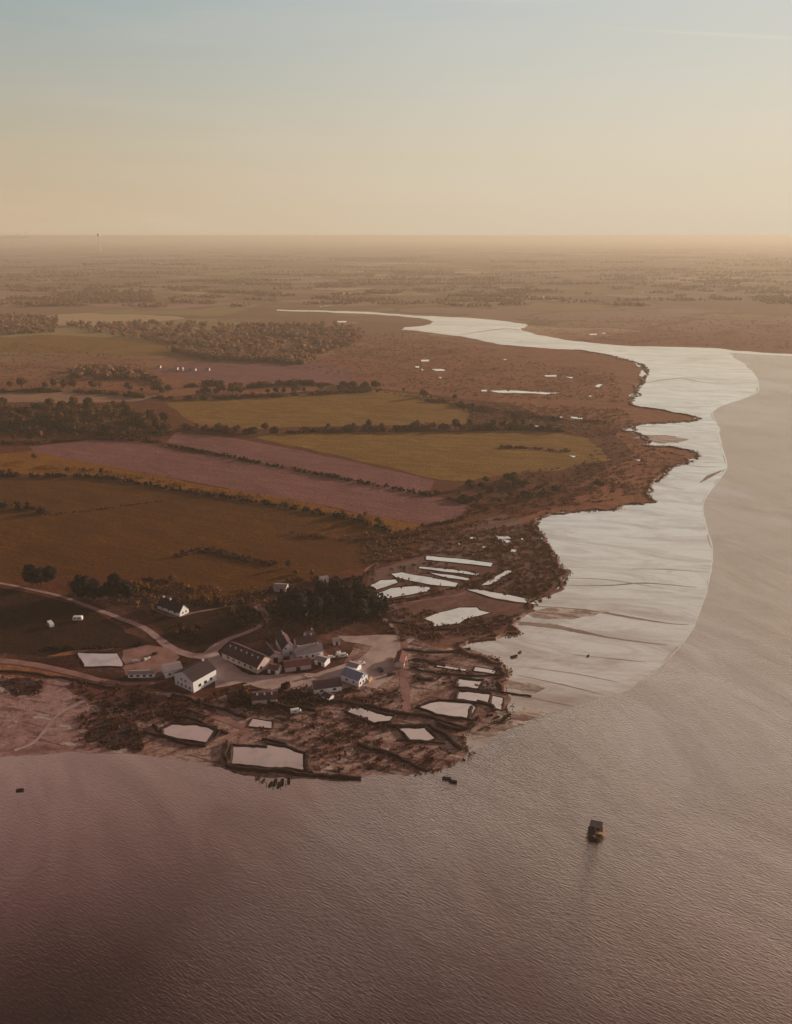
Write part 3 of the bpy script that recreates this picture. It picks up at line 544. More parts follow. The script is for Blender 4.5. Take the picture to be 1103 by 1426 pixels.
walls = [
 ([(200,1021),(228,1026),(286,1039),(303,1024),(310,1018)], 2.6, 1.5, 'dark retaining bank along the basin below the white house', 'bank'),
 ([(214,1010),(222,1020)], 3, 1.5, 'stub of dark bank at the corner of the broad basin', 'bank'),
 ([(316,1034),(317,1067),(370,1075),(430,1081),(470,1083),(503,1085)], 3.0, 1.8, 'long dark sea bank along the large waterside basin', 'bank'),
 ([(428,1048),(432,1078)], 5.0, 1.6, 'thick dark bank closing the end of the large waterside basin', 'bank'),
 ([(365,1030),(400,1040),(432,1050)], 2.4, 1.3, 'dark bank behind the large waterside basin', 'bank'),
 ([(430,973),(480,978),(520,985),(560,994),(610,1003),(645,1013)], 3.6, 1.6, 'long dark bank slanting across the foreshore', 'bank'),
 ([(610,1008),(640,1017),(660,1010),(668,1000)], 4.2, 1.8, 'heavy dark bank end beside the wide oyster basin', 'bank'),
 ([(540,1010),(600,1011),(622,1024),(645,1044)], 4.0, 1.6, 'dark bank curving round to the seaward tip', 'bank'),
 ([(500,1036),(540,1048),(570,1062),(595,1074)], 3.4, 1.3, 'dark bank slanting to the shore beside the seaward tip', 'bank'),
 ([(552,1032),(620,1036)], 1.6, 0.9, 'thin dark bank below the tip basin', 'bank'),
 ([(572,930),(600,936),(640,940),(700,940)], 2.2, 1.0, 'dark bank above the small oblong basin', 'bank'),
 ([(575,918),(600,922),(620,928)], 4, 1.0, 'short broad bank beside the causeway', 'bank'),
 ([(640,960),(700,965),(740,970)], 1.6, 0.8, 'low dark bank running out on to the mudflat', 'bank'),
 ([(690,930),(704,935),(706,944)], 4, 1.2, 'dark knob of bank at the mudflat edge', 'bank'),
 ([(664,977),(686,984),(690,990)], 4.0, 1.3, 'dark bank between the oblong basins and the outer edge', 'bank'),
 ([(657,985),(652,1003)], 3.5, 1.4, 'dark bank closing the wide oyster basin', 'bank'),
 ([(582,944),(603,947)], 6.0, 1.2, 'dark square mound among the upper basins', 'mound'),
 ([(355,975),(400,985),(440,990)], 4.0, 1.6, 'dark bank behind the little basin', 'bank'),
 ([(230,990),(270,1002),(318,1022)], 2.6, 1.2, 'dark bank above the broad basin', 'bank'),
 ([(240,968),(300,985),(345,1000)], 3.0, 1.2, 'bank falling from the white house to the little basin', 'bank'),
 ([(0,935),(60,940),(120,950),(170,960)], 3.0, 1.0, 'low sea bank along the silt shore', 'bank'),
 ([(540,866),(590,876),(640,876),(690,866),(722,856)], 2.4, 1.0, 'dark bank below the irregular pond', 'bank'),
 ([(560,905),(610,908),(655,904)], 4.0, 1.1, 'dark bank by the mud inlet', 'bank'),
 ([(505,808),(512,797),(528,786),(555,778),(590,772)], 2.0, 0.9, 'curved bank beside the marsh track', 'bank'),
 ([(515,838),(560,834),(610,827),(645,816),(690,798)], 2.2, 0.9, 'dark bank under the lower marsh ponds', 'bank'),
 ([(350,783),(300,770),(275,768),(250,776)], 4.5, 1.5, 'overgrown mound in the crop field', 'mound')]
for px, wb, h, lab, cat in walls:
    V, Fc = [], []
    P = rough_line([gp(x, y) for x, y in px], False, 3, 0.09)
    ridge(V, Fc, P, wb*.68, wb*0.25, h*.75, False)
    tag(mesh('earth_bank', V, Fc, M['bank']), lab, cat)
# marsh edge bank along the shore
V, Fc = [], []
EB = EST_BANK[14:66]
ridge(V, Fc, rough_line([gp(x, y) for x, y in EB], False, 5, 0.20), 3.5, 1.0, 0.8, False)
o = mesh('marsh_edge', V, Fc, M['marsh_dark']); o['kind'] = 'structure'

# ---------------------------------------------------------------- foliage
def leaves(n, lobes, size, flat=0.0):
    """n leaf faces spread through ellipsoid lobes [(c, r)]"""
    w_ = np.array([r[0]*r[1]*r[2] for c, r in lobes])**0.7; w_ /= w_.sum()
    idx = RNG.choice(len(lobes), n, p=w_); Cc = np.array([c for c, r in lobes])[idx]; Rr = np.array([r for c, r in lobes])[idx]
    d = RNG.normal(size=(n, 3)); d /= np.linalg.norm(d, axis=1)[:, None]
    rad = RNG.uniform(0.45, 1.0, n)**0.6; rad += RNG.normal(0, 0.05, n)
    P = Cc + d*rad[:, None]*Rr
    P[:, 2] = np.maximum(P[:, 2], 0.1)
    a = RNG.normal(size=(n, 3)); a -= d*(a*d).sum(1)[:, None]*0.6; a /= np.linalg.norm(a, axis=1)[:, None]
    b = np.cross(a, d + RNG.normal(0, .5, (n, 3))); b /= np.linalg.norm(b, axis=1)[:, None]
    s = size*RNG.uniform(0.5, 1.2, n)[:, None]
    a, b = a*s, b*s*0.75
    return np.stack([P-a-b, P+a-b, P+a*0.7+b, P-a*0.6+b], 1)
def tree_proto(h, spread, mat, nl=1300, size=0.5, lob=9, trunk=0.25, tall=0.75):
    root = empty('tree', (0, -900, 0)); L = []
    for i in range(lob):
        an = random.uniform(0, 2*PI); rr = random.uniform(0.1, 0.75)*spread; zz = h*random.uniform(0.38, 0.86)
        k = spread*random.uniform(0.32, 0.55)*(1.15-0.5*zz/h)
        L.append(((rr*math.cos(an)*(1.2-zz/h), rr*math.sin(an)*(1.2-zz/h), zz), (k, k, k*random.uniform(.7, 1.0)*tall/0.75)))
    L.append(((0, 0, h*0.6), (spread*.55, spread*.55, h*0.36)))
    quads('crown', leaves(nl, L, size), M[mat], root)
    mb = MB(); mb.tube((0, 0, -0.3), (0, 0, h*0.45), trunk, trunk*0.6)
    for i in range(4):
        an = i*1.6+random.random(); c = L[i][0]; mb.tube((0, 0, h*0.22), c, trunk*0.45, trunk*0.12, 5)
    mb.build('trunk', M['bark'], root)
    return root
PROT = {'broad': [tree_proto(9, 4.2, 'leaf', 1100, 0.6) for _ in range(5)],
        'gold': [tree_proto(8, 4.0, 'leaf_gold', 900, 0.55) for _ in range(3)],
        'dark': [tree_proto(13, 5.2, 'leaf_dark', 1900, 0.65, 12, 0.35, 0.9) for _ in range(4)],
        'bush': [tree_proto(3.6, 3.2, 'leaf', 600, 0.45, 6, 0.10, 0.6) for _ in range(3)],
        'scrub': [tree_proto(3.2, 3.4, 'leaf_scrub', 600, 0.42, 6, 0.10, 0.6) for _ in range(3)]}
ORD = ['', 'first', 'second', 'third', 'fourth', 'fifth', 'sixth', 'seventh', 'eighth', 'ninth', 'tenth', 'eleventh', 'twelfth', 'thirteenth', 'fourteenth', 'fifteenth', 'sixteenth', 'seventeenth', 'eighteenth', 'nineteenth', 'twentieth']
TENS = {20: 'twenty', 30: 'thirty', 40: 'forty', 50: 'fifty', 60: 'sixty'}
def ordn(i):
    if i <= 20: return ORD[i]
    if i % 10 == 0: return {30: 'thirtieth', 40: 'fortieth', 50: 'fiftieth', 60: 'sixtieth'}[i]
    return TENS[i//10*10] + '-' + ORD[i % 10]
NT_ = [0]
def plant_set(pts, kind, srange, where, group, noun='tree', name=None):
    pts = sorted(pts, key=lambda p: p[0]); n = len(pts)
    for i, (x, y) in enumerate(pts):
        p = gp(x, y); pr = random.choice(PROT[kind]); s = srange[0]*.8+(srange[1]*1.1-srange[0]*.8)*random.random()**1.5
        r = dup(pr, (p.x, p.y, 0), random.uniform(0, 6.28), (s*random.uniform(.85, 1.5), s*random.uniform(.85, 1.3), s*random.uniform(.7, 1.1)))
        r.name = name or {'bush': 'bush', 'scrub': 'bush'}.get(kind, 'tree')
        if n == 1: lab = 'lone ' + noun + ' ' + where
        elif i == 0: lab = 'leftmost ' + noun + ' ' + where
        elif i == n-1: lab = 'rightmost ' + noun + ' ' + where
        else: lab = f'{ordn(i+1)} {noun} from the left {where}'
        tag(r, lab, 'bush' if kind in ('bush', 'scrub') else 'tree', group); NT_[0] += 1
def along(px, n, jit=2.0):
    P = np.array(px, float); d = np.r_[0, np.cumsum(np.hypot(*np.diff(P, axis=0).T))]
    t = np.sort(RNG.uniform(0, d[-1], n)); t = 0.85*t + 0.15*np.linspace(0, d[-1], n)
    return [(np.interp(v, d, P[:, 0]), np.interp(v, d, P[:, 1])+RNG.uniform(-jit, jit)) for v in t]
def inside(px, n, jit=0):
    P = [Vector(p) for p in px]; x0, x1 = min(p.x for p in P), max(p.x for p in P); y0, y1 = min(p.y for p in P), max(p.y for p in P); out = []
    while len(out) < n:
        x, y = RNG.uniform(x0, x1), RNG.uniform(y0, y1); c = False; j = len(P)-1
        for i in range(len(P)):
            if (P[i].y > y) != (P[j].y > y) and x < (P[j].x-P[i].x)*(y-P[i].y)/(P[j].y-P[i].y)+P[i].x: c = not c
            j = i
        if c and all(abs(x-q[0]) > 2.5 or abs(y-q[1]) > 1.2 for q in out): out.append((x, y))
    return out
plant_set(along([(-5,540),(60,541),(150,541),(235,548)], 17, 1.5), 'broad', (1.0, 1.7), 'in the hedgerow behind the thin pale field', 'trees behind the thin pale field')
plant_set(along([(232,552),(300,548),(380,548),(500,542)], 22, 1.5), 'broad', (1.0, 1.7), 'in the hedgerow along the far side of the meadow', 'trees on the far side of the meadow')
plant_set(along([(505,545),(580,550),(640,562),(690,575),(740,580)], 16, 4), 'broad', (.7, 1.4), 'in the scrubby line running from meadow to marsh', 'trees from meadow to marsh')
plant_set(along([(262,594),(350,601),(450,598),(560,597),(660,597),(740,594)], 30, 1.2), 'broad', (.6, 1.35), 'in the hedgerow between the meadow and the green field', 'trees between the meadow and green field')
plant_set(inside([(-5,566),(60,566),(200,572),(245,592),(228,606),(150,600),(80,604),(-5,602)], 56), 'broad', (1.2, 1.9), 'in the wood behind the mauve ploughed field', 'trees of the wood behind the ploughed field')
plant_set(along([(-5,614),(60,613),(130,608),(215,611)], 18, 1), 'broad', (.7, 1.2), 'on the edge of the mauve ploughed field', 'trees on the ploughed field edge')
plant_set([(4,660),(14,662),(48,640),(95,658),(118,660),(142,660),(176,668)], 'broad', (.6, .85), 'on the stubble strip beside the long dark hedge', 'trees on the stubble strip')
plant_set(along([(462,718),(510,727),(545,738),(585,745)], 9, 3), 'gold', (.6, .95), 'at the tapering end of the ploughed field', 'trees at the end of the ploughed field')
plant_set(inside([(600,690),(640,678),(700,668),(770,672),(845,668),(850,678),(790,692),(720,702),(650,706)], 36), 'bush', (.9, 1.9), 'in the scrub at the edge of the marsh', 'bushes at the marsh edge', 'bush')
plant_set([(45,815),(58,817),(72,814),(64,812)], 'dark', (1.0, 1.2), 'in the round dark clump beside the lane', 'trees of the round clump')
plant_set(inside([(92,830),(110,822),(150,818),(182,825),(190,838),(160,842),(120,840)], 13), 'dark', (1.0, 1.25), 'in the dark copse above the lane', 'trees of the copse above the lane')
plant_set([(192,826),(200,832),(206,822),(240,812),(255,820),(262,835),(284,838),(270,827),(222,816),(300,832)], 'gold', (.5, .8), 'round the dark-roofed cottage', 'golden trees round the cottage')
plant_set(inside([(385,855),(400,840),(430,832),(470,826),(500,828),(520,838),(528,858),(500,868),(440,866),(400,868)], 42), 'dark', (.8, 1.12), 'in the dark wood above the yard', 'trees of the dark wood above the yard')
plant_set([(338,828),(412,800),(435,803),(402,790)], 'gold', (.5, .7), 'on the near edge of the crop field', 'trees on the crop field edge')
plant_set(inside([(225,878),(250,862),(300,850),(350,846),(362,858),(320,880),(285,905),(255,894)], 22), 'scrub', (.5, 1.0), 'on the dark slope between the two lanes', 'bushes on the dark slope', 'low bush')
plant_set([(215,912),(262,922),(340,968),(360,985),(405,972),(436,978),(300,970),(490,962),(330,978),(398,960)], 'scrub', (.6, 1.1), 'among the waterside buildings', 'bushes among the buildings', 'low bush')
for k in PROT:
    for r in PROT[k]:
        for ch in list(r.children): bpy.data.objects.remove(ch)
        bpy.data.objects.remove(r)

def hedge(px, wd, h, lab, mat='leaf_scrub', dens=5.0, size=0.5):
    P = smooth_line([gp(x, y) for x, y in px], 8); L = []
    arr = np.array([(p.x, p.y) for p in P]); d = np.r_[0, np.cumsum(np.hypot(*np.diff(arr, axis=0).T))]
    n = int(d[-1]*dens); t = RNG.uniform(0, d[-1], n)
    bump = 0.75+0.35*np.sin(t*0.21+RNG.uniform(0, 6))*np.sin(t*0.083)+RNG.normal(0, .08, n)
    nc = max(3, int(d[-1]/(wd*0.9))); ct = np.sort(RNG.uniform(0, d[-1], nc)); chh = RNG.uniform(0.45, 1.35, nc)**1.2; cw = RNG.uniform(0.35, 1.5, nc); ox = RNG.normal(0, wd*.35, (nc, 2))
    ci = RNG.integers(0, nc, n); t = np.clip(ct[ci]+RNG.normal(0, wd*.42, n)*cw[ci], 0, d[-1]); bump = chh[ci]*(1-0.35*np.minimum(1, abs(t-ct[ci])/(wd+.1)))
    x = np.interp(t, d, arr[:, 0])+RNG.normal(0, wd/4.5, n)*cw[ci]+ox[ci, 0]; y = np.interp(t, d, arr[:, 1])+RNG.normal(0, wd/4.5, n)*cw[ci]+ox[ci, 1]
    z_ = RNG.uniform(0.1, 1, n)*h*bump
    Pn = np.stack([x, y, z_], 1); a = RNG.normal(size=(n, 3)); a /= np.linalg.norm(a, axis=1)[:, None]; b = np.cross(a, RNG.normal(size=(n, 3))); b /= np.linalg.norm(b, axis=1)[:, None]
    s = size*RNG.uniform(.6, 1.3, n)[:, None]; a *= s; b *= s
    return tag(quads('hedge', np.stack([Pn-a-b, Pn+a-b, Pn+a*.7+b, Pn-a*.6+b], 1), M[mat]), lab, 'hedge')
hedge([(-80,664),(60,664),(150,667),(250,684),(330,696),(400,707),(480,722),(545,740)], 2.4, 3.0, 'long dark hedge between the stubble strip and crop field', 'leaf_dark', 11, .6)
hedge([(225,620),(300,633),(400,653),(500,672),(592,689)], 2.0, 2.6, 'thin dark hedge dividing the two mauve ploughed fields', 'leaf_dark', 9, .6)
hedge([(592,689),(660,703),(680,712)], 3.0, 2.6, 'dark hedge where the ploughed fields run into marsh', 'leaf_scrub', 10, .6)
hedge([(660,710),(640,724),(590,733)], 3.0, 2.2, 'scrubby hedge round the blunt end of the ploughed field', 'leaf_scrub', 8, .6)
hedge([(-60,702),(0,706),(30,708),(66,717)], 5.0, 4.5, 'short thick dark hedge in the crop field', 'leaf_dark', 14, .6)
hedge([(66,717),(120,712),(180,704),(235,697)], 1.2, 1.0, 'faint broken hedge across the crop field', 'leaf_scrub', 3, .4)
hedge([(240,778),(270,768),(300,767),(330,775),(385,788)], 3.0, 2.4, 'ragged hedge on the mound in the crop field', 'leaf_scrub', 10, .5)
hedge([(-60,548),(100,546),(235,556),(330,555)], 6.0, 4.5, 'continuous dark hedge beneath the farthest hedgerow trees', 'leaf', 18, .9)
hedge([(330,555),(430,550),(520,545)], 6.0, 5.0, 'dark hedge on the far side of the meadow', 'leaf', 18, .9)
hedge([(250,597),(350,604),(450,601),(560,600),(700,598),(780,600)], 6.0, 5.5, 'dark hedge between the meadow and green field', 'leaf_scrub', 20, .8)
hedge([(-40,617),(60,618),(130,612),(228,616)], 3.0, 3.0, 'dark hedge along the top of the ploughed field', 'leaf_scrub', 10, .7)
hedge([(670,622),(720,624),(790,628)], 5.0, 2.0, 'low scrubby line in the green field', 'leaf_scrub', 6, .7)
hedge([(200,806),(235,813),(262,822),(300,818)], 2.0, 2.0, 'ragged hedge behind the dark-roofed cottage', 'leaf_scrub', 9, .5)
hedge([(395,812),(440,806),(500,806),(530,790)], 3.0, 2.5, 'scrubby hedge between crop field and dark wood', 'leaf_scrub', 10, .5)
hedge([(300,836),(340,840),(380,822)], 2.0, 2.2, 'hedge at the head of the branch lane', 'leaf_scrub', 9, .5)
hedge([(60,905),(110,903),(170,902),(200,898)], 1.5, 1.8, 'low hedge along the bottom of the paddock', 'leaf_dark', 9, .4)

for k in range(5):
    Y = 572+7*k
    hedge([(-40,Y),(60,Y+1),(150,Y+3),(215+4*k,Y+7)], 16, 8, ['topmost','second','middle','fourth','lowest'][k]+' band of bushy undergrowth in the wood behind the ploughed field', 'leaf', 22, 1.0)
hedge([(90,528),(140,520),(190,522),(240,540)], 9, 6, 'bushy thicket rising behind the thin pale field', 'leaf', 22, 1.0)
hedge([(255,540),(300,536),(330,540),(420,536),(500,540)], 9, 6, 'bushy thicket beyond the meadow', 'leaf', 20, 1.0)
hedge([(600,560),(680,572),(760,582),(850,590)], 16, 3.0, 'straggling scrub between meadow and marsh', 'leaf_scrub', 14, .8)
hedge([(400,745),(500,752),(560,748),(600,740)], 4, 2.0, 'low scrub at the corner of the crop field', 'leaf_scrub', 8, .5)
hedge([(10,648),(60,652),(150,658),(250,676),(330,690),(420,706),(500,722),(560,735)], 7, 2.2, 'golden scrubby margin along the stubble strip', 'leaf_gold', 5, .45)
hedge([(150,812),(210,818),(260,832),(310,836),(360,822)], 6, 2.2, 'golden bramble bank behind the cottage', 'leaf_gold', 9, .5)
hedge([(385,860),(420,858),(470,852),(520,860)], 14, 7.5, 'near edge of dark undergrowth in the wood above the yard', 'leaf_dark', 45, .7)
hedge([(395,845),(440,838),(490,836),(520,848)], 14, 8.5, 'far edge of dark undergrowth in the wood above the yard', 'leaf_dark', 45, .7)
# ground cover: scrub tufts on the foreshore and marsh (uncountable)
def cover(name, polys, n, size, h, mat, px_uniform=True):
    pts = []
    for poly, k in polys: pts += inside_fast(poly, k)
    for pd in ponds:
        P = np.array(pd[0], float); q = np.array(pts); c = np.zeros(len(q), bool); j = len(P)-1
        for i in range(len(P)):
            c ^= ((P[i, 1] > q[:, 1]) != (P[j, 1] > q[:, 1])) & (q[:, 0] < (P[j, 0]-P[i, 0])*(q[:, 1]-P[i, 1])/(P[j, 1]-P[i, 1]+1e-9)+P[i, 0]); j = i
        pts = [p for p, k in zip(pts, c) if not k]
    Q = np.array([tuple(gp(x, y)) for x, y in pts]); m = len(Q)
    rep = n; Q = np.repeat(Q, rep, 0); Q[:, 0] += RNG.normal(0, size*1.6, len(Q)); Q[:, 1] += RNG.normal(0, size*1.6, len(Q)); Q[:, 2] = RNG.uniform(0.05, h, len(Q))+0.05
    nn = len(Q); a = RNG.normal(size=(nn, 3)); a /= np.linalg.norm(a, axis=1)[:, None]; b = np.cross(a, RNG.normal(size=(nn, 3))); b /= np.linalg.norm(b, axis=1)[:, None]
    s = size*RNG.uniform(.5, 1.2, nn)[:, None]; a *= s; b *= s
    o = quads(name, np.stack([Q-a-b, Q+a-b, Q+a*.7+b, Q-a*.6+b], 1), M[mat]); return o
def inside_fast(px, n):
    P = np.array(px, float); out = []
    while len(out) < n:
        q = np.stack([RNG.uniform(P[:, 0].min(), P[:, 0].max(), n*2), RNG.uniform(P[:, 1].min(), P[:, 1].max(), n*2)], 1)
        c = np.zeros(len(q), bool); j = len(P)-1
        for i in range(len(P)):
            cond = ((P[i, 1] > q[:, 1]) != (P[j, 1] > q[:, 1])) & (q[:, 0] < (P[j, 0]-P[i, 0])*(q[:, 1]-P[i, 1])/(P[j, 1]-P[i, 1]+1e-9)+P[i, 0])
            c ^= cond; j = i
        out += [tuple(v) for v in q[c]]
    return out[:n]
tag(cover('shore_scrub', [([(300,975),(430,965),(560,990),(500,1035),(420,1040),(360,1020)], 130), ([(430,1000),(560,1010),(640,1050),(600,1070),(440,1075)], 140), ([(570,905),(700,935),(690,960),(570,950)], 60), ([(150,965),(300,985),(220,1008),(140,1000)], 90), ([(380,955),(560,960),(560,990),(400,985)], 130), ([(100,945),(200,955),(205,1045),(115,1040)], 160), ([(200,970),(300,975),(300,1005),(210,1005)], 70), ([(315,958),(430,962),(436,990),(320,985)], 120), ([(0,943),(62,945),(60,968),(10,968)], 40)], 8, .45, .7, 'leaf_scrub'),
    'dark weed and scrub tufts over the oyster foreshore', 'scrub', kind='stuff')
tag(cover('marsh_grass', [([(560,780),(620,742),(744,728),(790,797),(750,833),(640,818),(700,795),(690,780),(600,772)], 900), ([(505,845),(600,850),(720,858),(690,880),(560,895)], 250), ([(515,800),(590,780),(690,800),(640,825),(530,845)], 160), ([(700,660),(860,640),(890,690),(740,715),(650,715)], 500), ([(850,600),(900,620),(960,635),(880,690),(800,660)], 300)], 6, .6, .55, 'leaf_marsh'),
    'rough brown saltmarsh grass', 'marsh grass', kind='stuff')

tag(cover('rough_scrub', [([(330,500),(520,470),(640,490),(860,520),(870,560),(700,555),(500,535),(450,520)], 1500), ([(520,545),(700,560),(870,570),(890,600),(830,610),(760,598),(650,590),(660,570)], 900), ([(-20,470),(200,500),(230,540),(-20,540)], 700),
    ([(500,745),(600,735),(740,716),(620,742),(560,780),(510,790)], 300), ([(380,470),(560,462),(700,490),(500,500)], 500), ([(700,440),(1100,440),(1100,488),(880,478),(760,464)], 700), ([(100,808),(380,825),(500,870),(380,905),(300,838),(215,860)], 260)], 6, 0.7, 0.8, 'leaf_mid'),
    'low scrub and tussocks over the rough land', 'scrub', kind='stuff')
fr = hedge(EB, 4.0, 0.7, 'ragged fringe of marsh plants along the shore', 'leaf_marsh', 9, .36); fr.name = 'marsh_fringe'; tag(fr, cat='marsh plants', kind='stuff')
fr = hedge([(640,905),(660,915),(700,927),(704,940),(692,952),(700,966),(711,974),(704,986),(710,1000),(690,1008),(665,1017),(646,1026),(650,1045),(638,1060),(610,1073),(560,1077)], 3, 0.5, 'dark weed fringing the oyster basins', 'leaf_scrub', 5, .3); fr.name = 'weed_fringe'; tag(fr, cat='weed', kind='stuff')
# distant woods: masses one cannot count
def far_wood(polys, h=(6, 11), nq=26, mat='leaf_far'):
    out = []
    for poly, k in polys:
        pts = inside_fast(poly, k)
        for x, y in pts:
            p = gp(x, y); hh = random.uniform(*h); r = hh*random.uniform(.4, .75)
            c = np.array([p.x, p.y, hh*.5]); d = RNG.normal(size=(nq, 3)); d /= np.linalg.norm(d, axis=1)[:, None]
            q = c+d*np.array([r, r, hh*.5])*RNG.uniform(.5, 1, (nq, 1)); a = RNG.normal(size=(nq, 3)); a /= np.linalg.norm(a, axis=1)[:, None]; b = np.cross(a, d); b /= np.linalg.norm(b, axis=1)[:, None]+1e-6
            s = r*0.36; out.append(np.stack([q-a*s-b*s, q+a*s-b*s, q+a*s*.7+b*s, q-a*s*.6+b*s], 1))
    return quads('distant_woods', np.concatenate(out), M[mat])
FW = [([(-20,444),(20,438),(80,443),(80,462),(20,466),(-20,466)], 260), ([(90,452),(200,448),(330,452),(480,456),(510,475),(460,492),(400,505),(330,490),(220,476),(120,462)], 700),
      ([(330,455),(460,450),(510,462),(500,480),(360,470)], 160), ([(68,420),(90,408),(210,404),(216,420),(140,424)], 420), ([(230,486),(300,492),(440,500),(430,508),(280,500)], 220), ([(70,520),(130,512),(190,516),(220,530),(160,528),(90,526)], 60),
      ([(620,478),(760,490),(840,510),(860,540),(700,520)], 0)]
FW = [f for f in FW if f[1]]
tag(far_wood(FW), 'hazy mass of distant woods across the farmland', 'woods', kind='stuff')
# long lines of far hedgerow trees reaching to the horizon
out = []
for k in range(420):
    Y = 342 + (random.random()**0.75)*86; X = random.uniform(-60, 1160)
    if Y > 425 and X > 380: continue
    Lw = random.uniform(6, 70)*(0.6 if Y > 400 else 1); nn = int(Lw/ (0.9 if Y > 380 else 1.4)); Lw *= 1+random.random()*1.5
    p0, p1 = gp(X, Y), gp(X+Lw, Y+random.uniform(-.035, .035)*Lw*((Y-328)/90))
    for i in range(nn):
        t = i/nn; p = p0.lerp(p1, t); hh = random.uniform(4, 10)*(1+(0.5 if Y < 370 else 0)); r = (p1-p0).length/nn*0.8
        r = min(max(r, 4), 22); q = 7; c = np.array([p.x+random.uniform(-9, 9), p.y+random.uniform(-30, 30), hh*.45]); d = RNG.normal(size=(q, 3)); d /= np.linalg.norm(d, axis=1)[:, None]
        Q = c+d*np.array([r*.7, r*.7, hh*.4]); a = RNG.normal(size=(q, 3)); a /= np.linalg.norm(a, axis=1)[:, None]; b = np.cross(a, d)
        s = hh*.36; out.append(np.stack([Q-a*s-b*s, Q+a*s-b*s, Q+a*s+b*s, Q-a*s+b*s], 1))
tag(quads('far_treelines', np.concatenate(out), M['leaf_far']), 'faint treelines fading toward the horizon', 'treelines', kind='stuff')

# ---------------------------------------------------------------- buildings
def house(name, pxA, pxB, Wd, hw, lab, wall='white_wall', roof='slate', pitch=0.85, gable_win=((), ()), side_win=((), ()), door=None, chim=(), vents=0, cat='house', over=0.3, shift=(0, 0)):
    """ridge runs from A to B (points on the ground); gable_win[0] at A, [1] at B; side_win[0] faces -y (local), [1] +y"""
    A, B = gp(*pxA), gp(*pxB); c = (A+B)/2; d = B-A; L = d.length; yaw = math.atan2(d.y, d.x)
    r = empty(name, (c.x, c.y, 0.1), yaw); tag(r, lab, cat)
    l, hw_, hr = L/2, Wd/2, Wd/2*pitch
    V = [(-l,-hw_,-.3),(l,-hw_,-.3),(l,hw_,-.3),(-l,hw_,-.3),(-l,-hw_,hw),(l,-hw_,hw),(l,hw_,hw),(-l,hw_,hw),(-l,0,hw+hr),(l,0,hw+hr)]
    mesh('wall', V, [(0,1,5,4),(2,3,7,6),(1,2,6,9,5),(3,0,4,8,7)], M[wall], r)
    t = 0.22; o_ = over; e = hw_+o_; ze = hw-o_*pitch+.02
    Vr = []; 
    for s in (-1, 1):
        b0 = len(Vr); Vr += [(-l-o_, s*e, ze), (l+o_, s*e, ze), (l+o_, 0, hw+hr+.02), (-l-o_, 0, hw+hr+.02), (-l-o_, s*e, ze+t), (l+o_, s*e, ze+t), (l+o_, 0, hw+hr+t), (-l-o_, 0, hw+hr+t)]
    Fr = []
    for b0 in (0, 8): Fr += [tuple(b0+i for i in f) for f in ((0,1,2,3),(4,7,6,5),(0,4,5,1),(1,5,6,2),(3,7,4,0))]
    rf = mesh('roof', Vr, Fr, M[roof], r)
    for (x, y, w_, h_) in chim:
        zb = hw+hr*(1-abs(y)/hw_)-.4; MB().box(x-w_/2, x+w_/2, y-w_/2, y+w_/2, zb, hw+hr+h_).build('chimney', M['brick'], rf)
    for k in range(vents):
        x = -l+L*(k+.7)/(vents+.4); y = -hw_*.35; zb = hw+hr*(.62)
        mb = MB().box(x-.3, x+.3, y-.3, y+.3, zb, zb+1.1); mb.build('roof_vent', M['brick'], rf)
    def win(pos, n, w_, h_, z_):
        n = Vector(n); u = Vector((-n.y, n.x, 0)); p = Vector((*pos, 0))
        def rect(w2, h2, off, nm, mt, par):
            a = p+n*off; q0 = p-n*.05
            V = [a-u*w2/2+Vector((0,0,z_-h2/2)), a+u*w2/2+Vector((0,0,z_-h2/2)), a+u*w2/2+Vector((0,0,z_+h2/2)), a-u*w2/2+Vector((0,0,z_+h2/2))]
            V += [v-n*(off+.05) for v in V]
            return mesh(nm, V, [(0,1,2,3),(7,6,5,4),(0,4,5,1),(1,5,6,2),(2,6,7,3),(3,7,4,0)], M[mt], par)
        f = rect(w_+.16, h_+.16, .05, 'window', 'frame', r); rect(w_, h_, .08, 'pane', 'pane', f)
    for gi, sx in ((0, -1), (1, 1)):
        for (y, z_, w_, h_) in gable_win[gi]: win((sx*l, y), (sx, 0, 0), w_, h_, z_)
    for si, sy in ((0, -1), (1, 1)):
        for (x, z_, w_, h_) in side_win[si]: win((x, sy*hw_), (0, sy, 0), w_, h_, z_)
    if door:
        ax, sgn, off, w_, h_ = door
        if ax == 'g': mb = MB().box(sgn*l-.06, sgn*l+.06, off-w_/2, off+w_/2, 0, h_)
        else: mb = MB().box(off-w_/2, off+w_/2, sgn*hw_-.06, sgn*hw_+.06, 0, h_)
        dd = mb.build('door', M['dark_wood'], r)
        if ax == 'g': MB().box(sgn*(l+.06)-.03, sgn*(l+.06)+.05, off+w_/2-.3, off+w_/2-.2, h_*.45, h_*.45+.15).build('handle', M['steel'], dd)
    return r, L
house('white_house', (257,959), (289,941), 13, 5.8, 'big white house with black roof standing above the foreshore', gable_win=([(-4,1.6,.9,1.2),(-1.2,1.6,.9,1.2),(1.6,1.6,.9,1.2),(4.2,1.6,.9,1.2),(-1.2,4.4,.8,1.1),(1.6,4.4,.8,1.1)], []), side_win=([(-3.2,2.2,1.5,1.4),(0.2,2.2,1.5,1.4),(3.6,2.2,1.3,1.4)], [(-2,2.2,1.2,1.2),(2,2.2,1.2,1.2)]), chim=[(5.0,0,.9,.9)], pitch=.5)
house('outbuilding', (228,940), (252,934), 7.5, 3.2, 'pale low-roofed outbuilding behind the big white house', wall='white_wall', roof='light_roof', pitch=.3, side_win=([(-2,1.7,1,1),(2,1.7,1,1)], []))
